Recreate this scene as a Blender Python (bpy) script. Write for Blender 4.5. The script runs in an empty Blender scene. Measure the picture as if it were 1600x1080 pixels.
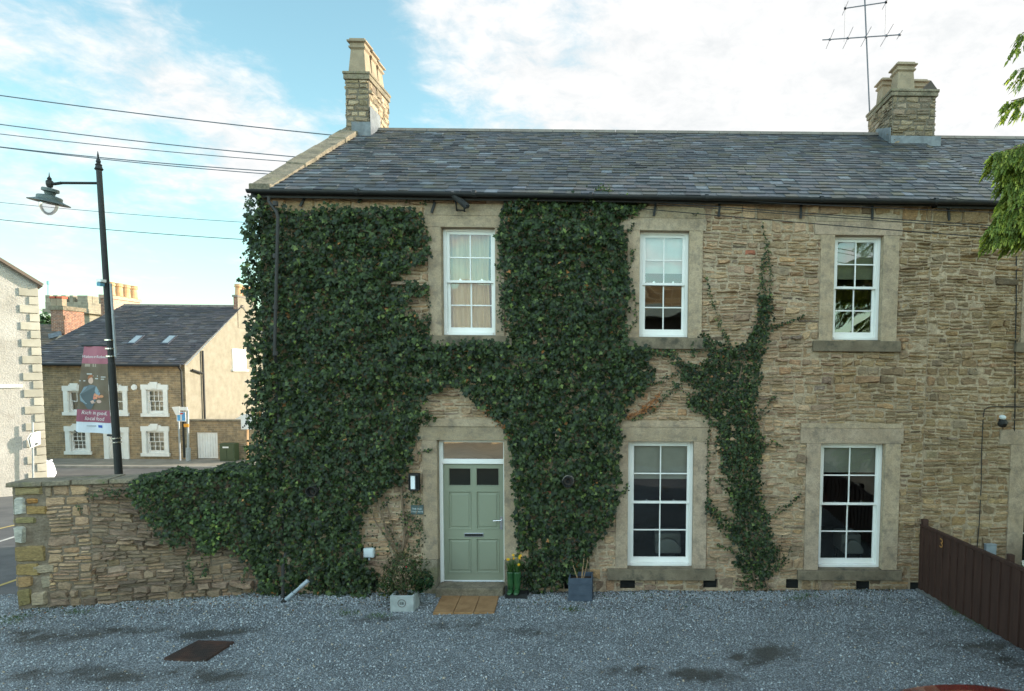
import bpy, math, random
import numpy as np
from mathutils import Vector, Matrix, noise as mnoise
R = math.radians
C = bpy.context.scene.collection
scene = bpy.context.scene
# ------------------------------------------------------------------ camera
F, PX, PY, D, CZ = 1030.0, 995.0, 645.0, 10.85, 3.5      # focal (px of 1600), principal point, distance to the facade, eye height
def _d(u, v): return Vector(((u-PX)/F, -(v-PY)/F, -1.0))
DN = _d(862, 16840).normalized()                          # where verticals meet, below
Zc = -DN
Yc = _d(975, 582); Yc = (Yc - Zc*Yc.dot(Zc)).normalized() # where depth lines meet
Xc = Yc.cross(Zc).normalized()
Rw = Matrix((Xc, Yc, Zc))
CAM = Vector((0, -D, CZ))
def ray(u, v): return (Rw @ _d(u, v)).normalized()
def on_plane(u, v, p, n):
    r = ray(u, v); p = Vector(p); n = Vector(n)
    return CAM + r*((p-CAM).dot(n)/r.dot(n))
def at(u, v, y=0.0): return on_plane(u, v, (0, y, 0), (0, 1, 0))
def atx(u, v, x): return on_plane(u, v, (x, 0, 0), (1, 0, 0))
def atz(u, v, z): return on_plane(u, v, (0, 0, z), (0, 0, 1))
def rect(u0, v0, u1, v1, y=0.0):
    um, vm = (u0+u1)/2, (v0+v1)/2
    return at(u0, vm, y).x, at(u1, vm, y).x, at(um, v1, y).z, at(um, v0, y).z   # x0,x1,z0,z1
cd = bpy.data.cameras.new('camera'); cam = bpy.data.objects.new('camera', cd); C.objects.link(cam)
cam.matrix_world = Matrix.Translation(CAM) @ Rw.to_4x4()
cd.sensor_width = 36; cd.sensor_fit = 'HORIZONTAL'; cd.lens = F/1600*36
cd.shift_x = -(PX-800)/1600; cd.shift_y = (PY-540)/1600
cd.clip_start = 0.05; cd.clip_end = 3000
scene.camera = cam
# ------------------------------------------------------------------ light
SUN_EL, SUN_AZ = 18.0, 20.0       # azimuth: degrees from +x towards +y
S = Vector((math.cos(R(SUN_EL))*math.cos(R(SUN_AZ)), math.cos(R(SUN_EL))*math.sin(R(SUN_AZ)), math.sin(R(SUN_EL))))
ld = bpy.data.lights.new('sun', 'SUN'); ld.energy = 3.6; ld.angle = R(0.5); ld.color = (1, .90, .79)
sun = bpy.data.objects.new('sun', ld); C.objects.link(sun); sun.location = S*60
sun.rotation_euler = S.to_track_quat('Z', 'Y').to_euler()
scene.view_settings.view_transform = 'Standard'; scene.view_settings.look = 'None'
scene.view_settings.gamma = 1; scene.view_settings.exposure = 1.24
w = bpy.data.worlds.new('World'); scene.world = w; w.use_nodes = True
nt = w.node_tree; nt.nodes.clear()
def N(t, tree=None, **k):
    n = (tree or nt).nodes.new(t)
    for a, b in k.items(): setattr(n, a, b)
    return n
out = N('ShaderNodeOutputWorld'); bg = N('ShaderNodeBackground'); nt.links.new(bg.outputs[0], out.inputs[0])
sky = N('ShaderNodeTexSky', sky_type='NISHITA', sun_disc=False, sun_elevation=R(SUN_EL), sun_rotation=R(90-SUN_AZ), air_density=1.0, dust_density=1.2, ozone_density=1.5)
SKYS = 0.12
tint = N('ShaderNodeMix', data_type='RGBA', blend_type='MULTIPLY'); tint.inputs[0].default_value = 1
nt.links.new(sky.outputs[0], tint.inputs[6]); tint.inputs[7].default_value = (1.16, 1.38, 1.10, 1)
tc = N('ShaderNodeTexCoord')
def vm(op, a, b=None):
    n = N('ShaderNodeVectorMath', operation=op)
    for i, x in enumerate((a, b)):
        if x is None: continue
        if hasattr(x, 'is_output'): nt.links.new(x, n.inputs[i])
        else: n.inputs[i].default_value = x
    return n
def mt(op, a, b=None, clamp=False):
    n = N('ShaderNodeMath', operation=op, use_clamp=clamp)
    for i, x in enumerate((a, b)):
        if x is None: continue
        if hasattr(x, 'is_output'): nt.links.new(x, n.inputs[i])
        else: n.inputs[i].default_value = x
    return n.outputs[0]
DIR = tc.outputs['Generated']
sx = N('ShaderNodeSeparateXYZ'); nt.links.new(DIR, sx.inputs[0])
zz = mt('ADD', mt('MAXIMUM', sx.outputs[2], 0.0), 0.22)
cp = N('ShaderNodeCombineXYZ')
nt.links.new(mt('DIVIDE', sx.outputs[0], zz), cp.inputs[0]); nt.links.new(mt('DIVIDE', sx.outputs[1], zz), cp.inputs[1])
def wnoise(scale, detail, rough, off, dist=0.0):
    a = vm('ADD', cp.outputs[0], off)
    n = N('ShaderNodeTexNoise'); n.inputs['Scale'].default_value = scale; n.inputs['Detail'].default_value = detail
    n.inputs['Roughness'].default_value = rough; n.inputs['Distortion'].default_value = dist
    nt.links.new(a.outputs[0], n.inputs['Vector']); return n.outputs[0]
n1 = wnoise(1.1, 9, .62, (3.1, 7.7, 0), .25); n2 = wnoise(4.5, 8, .6, (1.3, 2.2, 0), .1); n3 = wnoise(13, 7, .65, (5.3, 1.2, 0), .4)
# cloud banks and clear patches by direction: (u, v, radius in px-ish, weight)
BL = [(1150, 60, 430, .55), (1450, 120, 300, .5), (1150, 250, 250, .25), (100, 170, 190, .42), (330, 170, 130, .36), (470, 230, 110, .34), (40, 300, 150, .16),
      (300, 45, 150, -.36), (470, 70, 140, -.46), (60, 60, 90, -.22), (700, 180, 110, -.30), (140, 430, 220, -.26), (620, 60, 50, .1), (740, 90, 110, .2), (300, 400, 170, -.08),
      (250, 330, 80, -.15)]
bias = None
for (u, v, r, wt) in BL:
    d = ray(u, v); dp = vm('DOT_PRODUCT', DIR, tuple(d)).outputs['Value']
    mr = N('ShaderNodeMapRange', interpolation_type='SMOOTHERSTEP'); nt.links.new(dp, mr.inputs[0])
    mr.inputs[1].default_value = math.cos(math.atan(r*1.35/F)); mr.inputs[2].default_value = 1.0
    mr.inputs[3].default_value = 0; mr.inputs[4].default_value = wt
    bias = mr.outputs[0] if bias is None else mt('ADD', bias, mr.outputs[0])
cl = mt('ADD', mt('ADD', mt('ADD', mt('MULTIPLY', n1, 1.5), mt('MULTIPLY', n2, .9)), mt('MULTIPLY', n3, .55)), mt('MULTIPLY', bias, .80))
cr = N('ShaderNodeMapRange', interpolation_type='SMOOTHSTEP'); nt.links.new(cl, cr.inputs[0])
cr.inputs[1].default_value = 1.33; cr.inputs[2].default_value = 1.85
shade = N('ShaderNodeMix', data_type='RGBA'); shf = N('ShaderNodeMapRange'); nt.links.new(mt('ADD', n2, n3), shf.inputs[0]); shf.inputs[1].default_value = .75; shf.inputs[2].default_value = 1.25; nt.links.new(shf.outputs[0], shade.inputs[0])
shade.inputs[6].default_value = (3.1, 3.2, 3.25, 1); shade.inputs[7].default_value = (3.95, 3.92, 3.88, 1)
mixc = N('ShaderNodeMix', data_type='RGBA'); nt.links.new(cr.outputs[0], mixc.inputs[0])
nt.links.new(tint.outputs[2], mixc.inputs[6]); nt.links.new(shade.outputs[2], mixc.inputs[7])
gain = N('ShaderNodeMapRange', interpolation_type='SMOOTHSTEP'); nt.links.new(sx.outputs[1], gain.inputs[0])   # whole sky behind the viewer boosted, added fill for the shaded front
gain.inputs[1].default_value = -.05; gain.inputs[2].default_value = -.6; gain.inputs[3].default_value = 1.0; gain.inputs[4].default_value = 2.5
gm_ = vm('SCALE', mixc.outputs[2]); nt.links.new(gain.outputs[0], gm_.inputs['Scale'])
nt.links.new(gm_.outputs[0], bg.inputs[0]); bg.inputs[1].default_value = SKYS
scene.cycles.use_denoising = True
# ------------------------------------------------------------------ helpers
rng = random.Random(7)
def link(name, me, m=None, parent=None):
    o = bpy.data.objects.new(name, me); C.objects.link(o)
    if m is not None and me is not None: me.materials.append(m)
    if parent is not None: o.parent = parent; o.matrix_parent_inverse = parent.matrix_basis.inverted()
    return o
def tag(o, label, cat, group=None, kind=None):
    if label: o['label'] = label
    if cat: o['category'] = cat
    if group: o['group'] = group
    if kind: o['kind'] = kind
    return o
def thing(name, label, cat, loc=(0, 0, 0), group=None, rz=0):
    o = bpy.data.objects.new(name, None); C.objects.link(o); o.location = loc; o.rotation_euler = (0, 0, rz)
    o.empty_display_size = .1
    return tag(o, label, cat, group)
def struct(o): o['kind'] = 'structure'; return o
class MB:
    def __init__(s): s.v = []; s.f = []; s.c = []
    def add(s, vs, fs, col=None):
        b = len(s.v); s.v.extend(tuple(x) for x in vs); s.f.extend(tuple(i+b for i in f) for f in fs)
        s.c.extend([col or (1, 1, 1)]*(len(s.v)-b)); return s
    def quad(s, a, b, c, d, col=None): return s.add([a, b, c, d], [(0, 1, 2, 3)], col)
    def box(s, x0, x1, y0, y1, z0, z1, col=None):
        return s.hexa([(x0,y0,z0),(x1,y0,z0),(x1,y1,z0),(x0,y1,z0)], [(x0,y0,z1),(x1,y0,z1),(x1,y1,z1),(x0,y1,z1)], col)
    def hexa(s, bot, top, col=None):
        n = len(bot); fs = [tuple(range(n))[::-1], tuple(range(n, 2*n))]+[(i, (i+1) % n, n+(i+1) % n, n+i) for i in range(n)]
        return s.add(list(bot)+list(top), fs, col)
    def bar(s, a, b, w, h, up=(0, 0, 1), col=None):
        a = Vector(a); b = Vector(b); t = (b-a).normalized(); up = Vector(up)
        sd = t.cross(up).normalized(); u2 = sd.cross(t).normalized(); q = [(-1,-1),(1,-1),(1,1),(-1,1)]
        return s.hexa([a+sd*x*w/2+u2*y*h/2 for x, y in q], [b+sd*x*w/2+u2*y*h/2 for x, y in q], col)
    def tube(s, pts, r, n=8, col=None, caps=True):
        pts = [Vector(p) for p in pts]; rs = r if isinstance(r, (list, tuple)) else [r]*len(pts)
        vs = []; fs = []; prev = None
        for i, p in enumerate(pts):
            t = (pts[min(i+1, len(pts)-1)]-pts[max(i-1, 0)]).normalized()
            a = prev if prev is not None else (Vector((0, 0, 1)) if abs(t.z) < .9 else Vector((1, 0, 0)))
            a = (a-t*a.dot(t)).normalized(); prev = a; b = t.cross(a)
            for k in range(n):
                th = 2*math.pi*k/n; vs.append(p+(a*math.cos(th)+b*math.sin(th))*rs[i])
        for i in range(len(pts)-1):
            for k in range(n): fs.append((i*n+k, i*n+(k+1) % n, (i+1)*n+(k+1) % n, (i+1)*n+k))
        if caps: fs.append(tuple(range(n))[::-1]); fs.append(tuple(range((len(pts)-1)*n, len(pts)*n)))
        return s.add(vs, fs, col)
    def lathe(s, prof, c=(0, 0, 0), n=20, ax=None, col=None):
        c = Vector(c); ax = Vector(ax or (0, 0, 1)).normalized()
        a = ax.orthogonal().normalized(); b = ax.cross(a); vs = []; fs = []
        for r, h in prof:
            for k in range(n):
                th = 2*math.pi*(k+.5)/n; vs.append(c+ax*h+(a*math.cos(th)+b*math.sin(th))*max(r, 1e-4))
        for i in range(len(prof)-1):
            for k in range(n): fs.append((i*n+k, i*n+(k+1) % n, (i+1)*n+(k+1) % n, (i+1)*n+k))
        fs.append(tuple(range(n))[::-1]); fs.append(tuple(range((len(prof)-1)*n, len(prof)*n)))
        return s.add(vs, fs, col)
    def prism(s, poly, y0, y1, col=None):     # poly in x,z
        return s.hexa([(x, y0, z) for x, z in poly], [(x, y1, z) for x, z in poly], col)
    def build(s, name, m, parent=None, smooth=False, bevel=0):
        me = bpy.data.meshes.new(name); me.from_pydata(s.v, [], s.f)
        a = me.attributes.new('Col', 'FLOAT_COLOR', 'POINT')
        a.data.foreach_set('color', np.c_[np.array(s.c, dtype=np.float32).reshape(-1, 3), np.ones(len(s.c), dtype=np.float32)].ravel())
        if smooth: me.polygons.foreach_set('use_smooth', [True]*len(me.polygons))
        me.update(); o = link(name, me, m, parent)
        if bevel:
            b = o.modifiers.new('bevel', 'BEVEL'); b.width = bevel; b.segments = 2; b.limit_method = 'ANGLE'; b.angle_limit = R(40)
        return o
def mesh_np(name, V, Fc, m, parent=None, col=None, smooth=False):
    V = np.asarray(V, np.float32); Fc = np.asarray(Fc, np.int32); k = Fc.shape[1]
    me = bpy.data.meshes.new(name); me.vertices.add(len(V)); me.vertices.foreach_set('co', V.ravel())
    me.loops.add(Fc.size); me.loops.foreach_set('vertex_index', Fc.ravel())
    me.polygons.add(len(Fc)); me.polygons.foreach_set('loop_start', np.arange(0, Fc.size, k, dtype=np.int32))
    try: me.polygons.foreach_set('loop_total', np.full(len(Fc), k, np.int32))
    except Exception: pass
    if smooth: me.polygons.foreach_set('use_smooth', np.ones(len(Fc), bool))
    if col is not None:
        a = me.attributes.new('Col', 'FLOAT_COLOR', 'POINT')
        a.data.foreach_set('color', np.c_[np.asarray(col, np.float32), np.ones(len(V), np.float32)].ravel())
    me.update(calc_edges=True); me.validate()
    return link(name, me, m, parent)
# ------------------------------------------------------------------ materials
def mat(name, c1, c2=None, rough=.8, scale=6, detail=6, contrast=(.35, .65), bump=0, bscale=None, bdist=.01, stretch=(1, 1, 1), attr=False,
        metal=0, spec=.5, extra=None, coat=0, fine=0):
    m = bpy.data.materials.new(name); m.use_nodes = True; t = m.node_tree; L = t.links
    b = t.nodes['Principled BSDF']; b.inputs['Roughness'].default_value = rough; b.inputs['Metallic'].default_value = metal
    b.inputs['Specular IOR Level'].default_value = spec; b.inputs['Coat Weight'].default_value = coat
    tcn = N('ShaderNodeTexCoord', t); mp = N('ShaderNodeMapping', t); mp.inputs['Scale'].default_value = stretch
    L.new(tcn.outputs['Object'], mp.inputs[0])
    def no(sc, det=6, ro=.6):
        n = N('ShaderNodeTexNoise', t); n.inputs['Scale'].default_value = sc; n.inputs['Detail'].default_value = det; n.inputs['Roughness'].default_value = ro
        L.new(mp.outputs[0], n.inputs['Vector']); return n
    def mix(bt, fac, a, bb):
        n = N('ShaderNodeMix', t, data_type='RGBA', blend_type=bt)
        for i, x in ((0, fac), (6, a), (7, bb)):
            if hasattr(x, 'is_output'): L.new(x, n.inputs[i])
            else: n.inputs[i].default_value = x if i == 0 else (*x[:3], 1)
        return n.outputs[2]
    def ramp(x, a, bb, lo=0, hi=1):
        n = N('ShaderNodeMapRange', t); L.new(x, n.inputs[0]); n.inputs[1].default_value = a; n.inputs[2].default_value = bb
        n.inputs[3].default_value = lo; n.inputs[4].default_value = hi; return n.outputs[0]
    col = c1
    if c2 is not None:
        f = ramp(no(scale, detail).outputs[0], *contrast); col = mix('MIX', f, c1, c2)
    if attr:
        an = N('ShaderNodeAttribute', t, attribute_name='Col'); col = mix('MULTIPLY', 1.0, col, an.outputs['Color'])
    if fine:
        col = mix('MULTIPLY', 1.0, col, ramp(no(bscale or 60, 4).outputs[0], .3, .7, 1-fine, 1+fine*.6))
    ctx = dict(t=t, L=L, no=no, mix=mix, ramp=ramp, tc=tcn, mp=mp, b=b)
    if extra: col = extra(ctx, col)
    if hasattr(col, 'is_output'): L.new(col, b.inputs['Base Color'])
    else: b.inputs['Base Color'].default_value = (*col[:3], 1)
    if bump:
        bn = N('ShaderNodeBump', t); bn.inputs['Strength'].default_value = bump; bn.inputs['Distance'].default_value = bdist
        L.new(ctx.get('height') or no(bscale or scale*4, 8, .65).outputs[0], bn.inputs['Height']); L.new(bn.outputs[0], b.inputs['Normal'])
    return m
def stain(c, scale, a, bb, amount):
    def ex(x, col): return x['mix']('MIX', x['ramp'](x['no'](scale, 8, .7).outputs[0], a, bb, 0, amount), col, c)
    return ex
def chain(*fs):
    def ex(x, col):
        for f in fs: col = f(x, col)
        return col
    return ex
def moss_low(z0, z1, c, amount=.7, scale=3):      # algae that grows on the damp foot of masonry
    def ex(x, col):
        s = N('ShaderNodeSeparateXYZ', x['t']); x['L'].new(x['tc'].outputs['Object'], s.inputs[0])
        a = x['ramp'](s.outputs[2], z0, z1, 1, 0); b2 = x['ramp'](x['no'](scale, 6).outputs[0], .4, .65, 0, amount)
        m = N('ShaderNodeMath', x['t'], operation='MULTIPLY'); x['L'].new(a, m.inputs[0]); x['L'].new(b2, m.inputs[1])
        return x['mix']('MIX', m.outputs[0], col, c)
    return ex
M = {}
M['stone'] = mat('rubble_stone', (1.06, .97, .88), (1.54, 1.38, 1.22), .92, 9, 8, attr=True, bump=1.0, bscale=26, bdist=.035, stretch=(1, 1, 2.2), fine=.30,
                 extra=chain(stain((.085, .07, .05), 1.1, .58, .76, .4), stain((.19, .17, .08), .9, .62, .8, .25)))
M['mortar'] = mat('lime_mortar', (.46, .345, .228), (.55, .42, .29), .95, 7, bump=1.0, bscale=30, bdist=.03, fine=.3, extra=chain(stain((.34, .25, .16), 9, .45, .6, .75), stain((.12, .095, .07), 1.2, .52, .75, .45)))
M['ashlar'] = mat('dressed_stone', (.40, .295, .198), (.49, .372, .262), .88, 3.2, bump=.9, bscale=55, bdist=.018, fine=.22, attr=True,
                  extra=chain(stain((.12, .10, .08), 5.5, .50, .66, .6), stain((.20, .165, .125), 16, .48, .62, .45), stain((.40, .24, .12), 2.1, .64, .78, .5)))
M['sillstone'] = mat('weathered_sill_stone', (.15, .115, .075), (.23, .18, .12), .9, 4, bump=.6, bscale=60, bdist=.012, fine=.2, extra=stain((.04, .04, .03), 5, .5, .66, .75))
M['moss_stone'] = mat('mossy_coping_stone', (.17, .14, .095), (.27, .22, .155), .95, 5, bump=.8, bscale=40, bdist=.02, fine=.3, extra=chain(stain((.05, .05, .035), 4, .5, .65, .7), stain((.16, .16, .05), 3, .55, .7, .6)))
M['slate'] = mat('roof_slate', (.85, .85, .85), (1.2, 1.2, 1.2), .50, 12, attr=True, bump=.5, bscale=55, bdist=.006, fine=.2, extra=chain(stain((.10, .10, .085), 2.3, .58, .74, .35), stain((.25, .25, .22), 26, .66, .74, .4)))
M['lead'] = mat('lead_flashing', (.10, .11, .12), (.17, .185, .20), .5, 8, bump=.2)
M['white'] = mat('white_paint', (.78, .76, .71), (.84, .82, .78), .42, 3, bump=.05, bscale=30)
M['white_far'] = mat('white_painted_surround', (.78, .76, .72), (.70, .67, .62), .6, 3)
M['green_paint'] = mat('sage_green_paint', (.225, .245, .175), (.24, .26, .19), .38, 2, bump=.04, bscale=40)
M['black_iron'] = mat('black_iron', (.008, .008, .008), (.014, .014, .014), .6, 12, bump=.1)
M['grey_paint'] = mat('galvanised_steel', (.30, .32, .33), (.38, .40, .41), .45, 9, metal=.3)
M['grey_plastic'] = mat('grey_plastic', (.27, .31, .34), (.33, .37, .40), .45, 8)
M['chrome'] = mat('satin_chrome', (.75, .75, .77), None, .22, metal=1)
M['mortar_dark'] = mat('sooted_mortar', (.13, .105, .075), (.19, .16, .12), .95, 7, bump=.8, bscale=45, bdist=.02, fine=.2)
M['mortar_earth'] = mat('earthy_wall_mortar', (.17, .13, .09), (.26, .205, .15), .95, 6, bump=1, bscale=30, bdist=.03, fine=.3)
M['dark'] = mat('dark_void', (.012, .012, .012), (.02, .02, .018), .9, 5)
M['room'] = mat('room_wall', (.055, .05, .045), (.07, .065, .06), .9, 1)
M['pot'] = mat('chimney_pot_clay', (.24, .18, .12), (.34, .26, .175), .85, 3.5, bump=.3, bscale=60, fine=.12, extra=stain((.14, .13, .09), 3, .56, .72, .6))
M['terracotta'] = mat('terracotta', (.48, .27, .13), (.58, .36, .2), .85, 4, bump=.2)
M['fence'] = mat('dark_stained_timber', (.038, .014, .009), (.060, .024, .016), .75, 3, stretch=(6, 6, .6), bump=.4, bscale=14, bdist=.006)
M['stem'] = mat('ivy_stem_bark', (.13, .085, .05), (.22, .15, .10), .9, 20, bump=.6, bscale=60, bdist=.01)
def leafmat(name, tr=.25, rough=.42):
    m = bpy.data.materials.new(name); m.use_nodes = True; t = m.node_tree; L = t.links; b = t.nodes['Principled BSDF']
    an = N('ShaderNodeAttribute', t, attribute_name='Col'); L.new(an.outputs['Color'], b.inputs['Base Color']); b.inputs['Roughness'].default_value = rough
    b.inputs['Specular IOR Level'].default_value = .28
    tn = N('ShaderNodeBsdfTranslucent', t); mx = N('ShaderNodeMixShader', t); mx.inputs[0].default_value = tr
    mul = N('ShaderNodeMix', t, data_type='RGBA', blend_type='MULTIPLY'); mul.inputs[0].default_value = 1; L.new(an.outputs['Color'], mul.inputs[6]); mul.inputs[7].default_value = (1.6, 1.9, .7, 1)
    L.new(mul.outputs[2], tn.inputs[0]); L.new(b.outputs[0], mx.inputs[1]); L.new(tn.outputs[0], mx.inputs[2])
    L.new(mx.outputs[0], t.nodes['Material Output'].inputs[0]); return m
M['ivy'] = leafmat('ivy_leaf', .15, .45); M['conifer'] = leafmat('conifer_foliage', .4, .6); M['shrub'] = leafmat('shrub_leaf', .2, .5)
def glassmat(name, tintc=(.9, .93, .9), boost=1.0, base=.0):
    m = bpy.data.materials.new(name); m.use_nodes = True; t = m.node_tree; L = t.links; t.nodes.remove(t.nodes['Principled BSDF'])
    tr = N('ShaderNodeBsdfTransparent', t); tr.inputs[0].default_value = (*tintc, 1); gl = N('ShaderNodeBsdfGlossy', t); gl.inputs['Roughness'].default_value = .015
    fr = N('ShaderNodeFresnel', t); fr.inputs[0].default_value = 1.55; ma = N('ShaderNodeMath', t, operation='MULTIPLY_ADD'); L.new(fr.outputs[0], ma.inputs[0]); ma.inputs[1].default_value = boost; ma.inputs[2].default_value = base
    no = N('ShaderNodeTexNoise', t); no.inputs['Scale'].default_value = 1.7; no.inputs['Detail'].default_value = 1; tcn = N('ShaderNodeTexCoord', t); L.new(tcn.outputs['Object'], no.inputs[0])
    bn = N('ShaderNodeBump', t); bn.inputs['Strength'].default_value = .25; bn.inputs['Distance'].default_value = .02; L.new(no.outputs[0], bn.inputs['Height']); L.new(bn.outputs[0], gl.inputs['Normal'])
    mx = N('ShaderNodeMixShader', t); L.new(ma.outputs[0], mx.inputs[0]); L.new(tr.outputs[0], mx.inputs[1]); L.new(gl.outputs[0], mx.inputs[2]); L.new(mx.outputs[0], t.nodes['Material Output'].inputs[0]); return m
M['glass'] = glassmat('window_glass', boost=2.2, base=.02)
M['glass_up'] = glassmat('upper_window_glass', boost=2.6, base=.03)
def plain(name, c, rough=.6, metal=0, c2=None, **k): return mat(name, c, c2 or tuple(min(1, x*1.12) for x in c), rough, 5, metal=metal, **k)
def tomesh_text(txt, size, align='CENTER'):
    cu = bpy.data.curves.new('lettering', 'FONT'); cu.body = txt; cu.size = size; cu.align_x = align; cu.resolution_u = 2
    o = bpy.data.objects.new('lettering', cu); C.objects.link(o); bpy.context.view_layer.update()
    me = bpy.data.meshes.new_from_object(o.evaluated_get(bpy.context.evaluated_depsgraph_get())); bpy.data.objects.remove(o)
    vs = [v.co.copy() for v in me.vertices]; fs = [tuple(p.vertices) for p in me.polygons]; return vs, fs
def lettering(txt, size, fn, name, m, parent, align='CENTER', extr=.002):
    vs, fs = tomesh_text(txt, size, align); mb = MB(); mb.add([fn(v.x, v.y) for v in vs], fs); return mb.build(name, m, parent)
# ------------------------------------------------------------------ ground
def gz(x, y=0.0):
    z = -.15 - .008*(5-x)
    return z + .075*max(0, -y if y > -4 else 4)*min(1, max(0, (x-1.5)/3.5))
ROADZ = -1.42
def hz(x, y):
    if y <= 0 and -12.9 < x: return gz(min(max(x, -12.9), 5.2), y) - .03
    t = min(1, max(0, (y+1.0)/21.0)); return -.50 + (ROADZ+.50)*t
def sheet(name, xs, ys, zf, m, dz=0.0):
    V = [(x, y, zf(x, y)+dz) for y in ys for x in xs]; n = len(xs)
    Fc = [(j*n+i, j*n+i+1, (j+1)*n+i+1, (j+1)*n+i) for j in range(len(ys)-1) for i in range(n-1)]
    return struct(mesh_np(name, V, Fc, m))
M['earth'] = mat('bare_earth', (.10, .085, .06), (.16, .14, .10), .95, 2, bump=.4)
M['asphalt'] = mat('asphalt', (.075, .075, .078), (.12, .118, .115), .85, .8, bump=.5, bscale=90, bdist=.006, fine=.25, extra=stain((.045, .045, .047), 1.3, .5, .7, .6))
M['paving'] = mat('stone_paving', (.20, .175, .14), (.28, .245, .20), .9, 1.5, bump=.4, bscale=30, fine=.2)
M['kerb'] = mat('kerb_stone', (.24, .23, .21), (.32, .31, .28), .9, 3, bump=.3)
M['roadpaint'] = mat('road_paint', (.55, .54, .50), (.35, .34, .32), .8, 9)
M['yellowpaint'] = mat('yellow_road_paint', (.50, .36, .10), (.35, .27, .10), .8, 9)
sheet('ground', [-900, -300, -100, -60, -40, -30, -22, -16, -13, -12.89, -11, -9, -7, -5, -3, -1, 1, 2.5, 4, 5.2, 8, 14, 30, 60, 200, 900],
      [-900, -200, -60, -30, -14, -8, -5, -4, -3, -2, -1, -.02, .02, 3, 6, 10, 15, 20, 24, 40, 80, 200, 900], hz, M['earth'])
# gravel of the forecourt
def gravel_mat():
    m = bpy.data.materials.new('blue_grey_gravel'); m.use_nodes = True; t = m.node_tree; L = t.links; b = t.nodes['Principled BSDF']; b.inputs['Roughness'].default_value = .72
    tcn = N('ShaderNodeTexCoord', t)
    def vor(sc, feat='F1'):
        n = N('ShaderNodeTexVoronoi', t, feature=feat); n.inputs['Scale'].default_value = sc; n.inputs['Randomness'].default_value = 1; L.new(tcn.outputs['Object'], n.inputs['Vector']); return n
    def rp(x, a, bb, lo, hi):
        n = N('ShaderNodeMapRange', t); L.new(x, n.inputs[0]); n.inputs[1].default_value = a; n.inputs[2].default_value = bb; n.inputs[3].default_value = lo; n.inputs[4].default_value = hi; return n.outputs[0]
    def mixn(bt, f, a, c):
        n = N('ShaderNodeMix', t, data_type='RGBA', blend_type=bt)
        for i, x in ((0, f), (6, a), (7, c)):
            if hasattr(x, 'is_output'): L.new(x, n.inputs[i])
            else: n.inputs[i].default_value = x if i == 0 else (*x, 1)
        return n.outputs[2]
    v = vor(44); vs = N('ShaderNodeSeparateColor', t); L.new(v.outputs['Color'], vs.inputs[0])
    c = mixn('MIX', rp(vs.outputs[0], 0, 1, 0, 1), (.23, .25, .268), (.53, .56, .585))
    c = mixn('MIX', rp(vs.outputs[1], .9, 1, 0, .6), c, (.30, .24, .17))
    c = mixn('MULTIPLY', 1.0, c, rp(v.outputs['Distance'], .25, .6, 1, .4))
    no = N('ShaderNodeTexNoise', t); no.inputs['Scale'].default_value = .55; no.inputs['Detail'].default_value = 6; no.inputs['Roughness'].default_value = .6
    no.inputs['Scale'].default_value = 9; L.new(tcn.outputs['Object'], no.inputs['Vector']); an = N('ShaderNodeAttribute', t, attribute_name='Col'); sa = N('ShaderNodeSeparateColor', t); L.new(an.outputs['Color'], sa.inputs[0])
    ad = N('ShaderNodeMath', t, operation='ADD'); L.new(sa.outputs[0], ad.inputs[0]); L.new(no.outputs[0], ad.inputs[1]); dirt = rp(ad.outputs[0], .75, 1.25, 0, .9)
    c = mixn('MIX', dirt, c, (.058, .052, .043))
    n2 = N('ShaderNodeTexNoise', t); n2.inputs['Scale'].default_value = 3; n2.inputs['Detail'].default_value = 8; L.new(tcn.outputs['Object'], n2.inputs['Vector'])
    c = mixn('MULTIPLY', 1.0, c, rp(n2.outputs[0], .3, .7, .75, 1.15)); L.new(c, b.inputs['Base Color'])
    bn = N('ShaderNodeBump', t); bn.inputs['Strength'].default_value = 1; bn.inputs['Distance'].default_value = .03; L.new(rp(v.outputs['Distance'], 0, .6, 1, 0), bn.inputs['Height']); L.new(bn.outputs[0], b.inputs['Normal'])
    return m
M['gravel'] = gravel_mat()
xs = list(np.arange(-12.8, 5.01, .1)); ys = list(np.arange(-5.2, .001, .1)); ys = list(np.arange(-13, -5.3, .4))+ys
DIRT = [(atz(u, v, -.2), a, b_, k) for u, v, a, b_, k in ((40, 990, 1.1, .13, 1), (160, 982, 1.3, .10, .8), (330, 985, .8, .11, .95), (150, 1050, 1.6, .12, .8), (330, 1052, .9, .09, .85), (600, 965, .3, .04, .9), (565, 968, .4, .05, .8), (720, 975, .9, .12, .5), (830, 985, 1.0, .14, .55), (560, 1010, .6, .08, .35),
        (980, 1050, .6, .08, .7), (1090, 1055, .6, .14, .9), (1180, 1030, .6, .16, .95), (1130, 1062, .4, .08, .7), (1480, 945, .35, .10, .75), (1540, 1040, .5, .16, .7), (1290, 950, .9, .10, .3), (1060, 940, .8, .07, .4), (900, 1000, .5, .07, .3), (1400, 1005, .8, .12, .35), (1580, 1075, .3, .2, .6))]
def dirt(x, y):
    s = 0
    for p, a, b_, k in DIRT:
        q = ((x-p.x)/a)**2+((y-p.y)/(b_*2.2))**2
        if q < 4: s = max(s, k*math.exp(-q*1.1))
    return max(0, min(1, s*(.8+1.0*mnoise.noise(Vector((x*2.3, y*3.1, 1)))+.7*mnoise.noise(Vector((x*7, y*9, 3))))+(.22*max(0, min(1, (x-1.5)/2))*(.5+mnoise.noise(Vector((x*2, y*2.5, 6)))))+ .25*max(0, mnoise.noise(Vector((x*.7, y*1.5, 9))))+ (.5*math.exp(y*7) if y < 0 else .5)))
def gzz(x, y): return gz(x, y) + .018*mnoise.noise(Vector((x*.9, y*.9, 0))) + .008*mnoise.noise(Vector((x*3, y*3, 4)))
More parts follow.
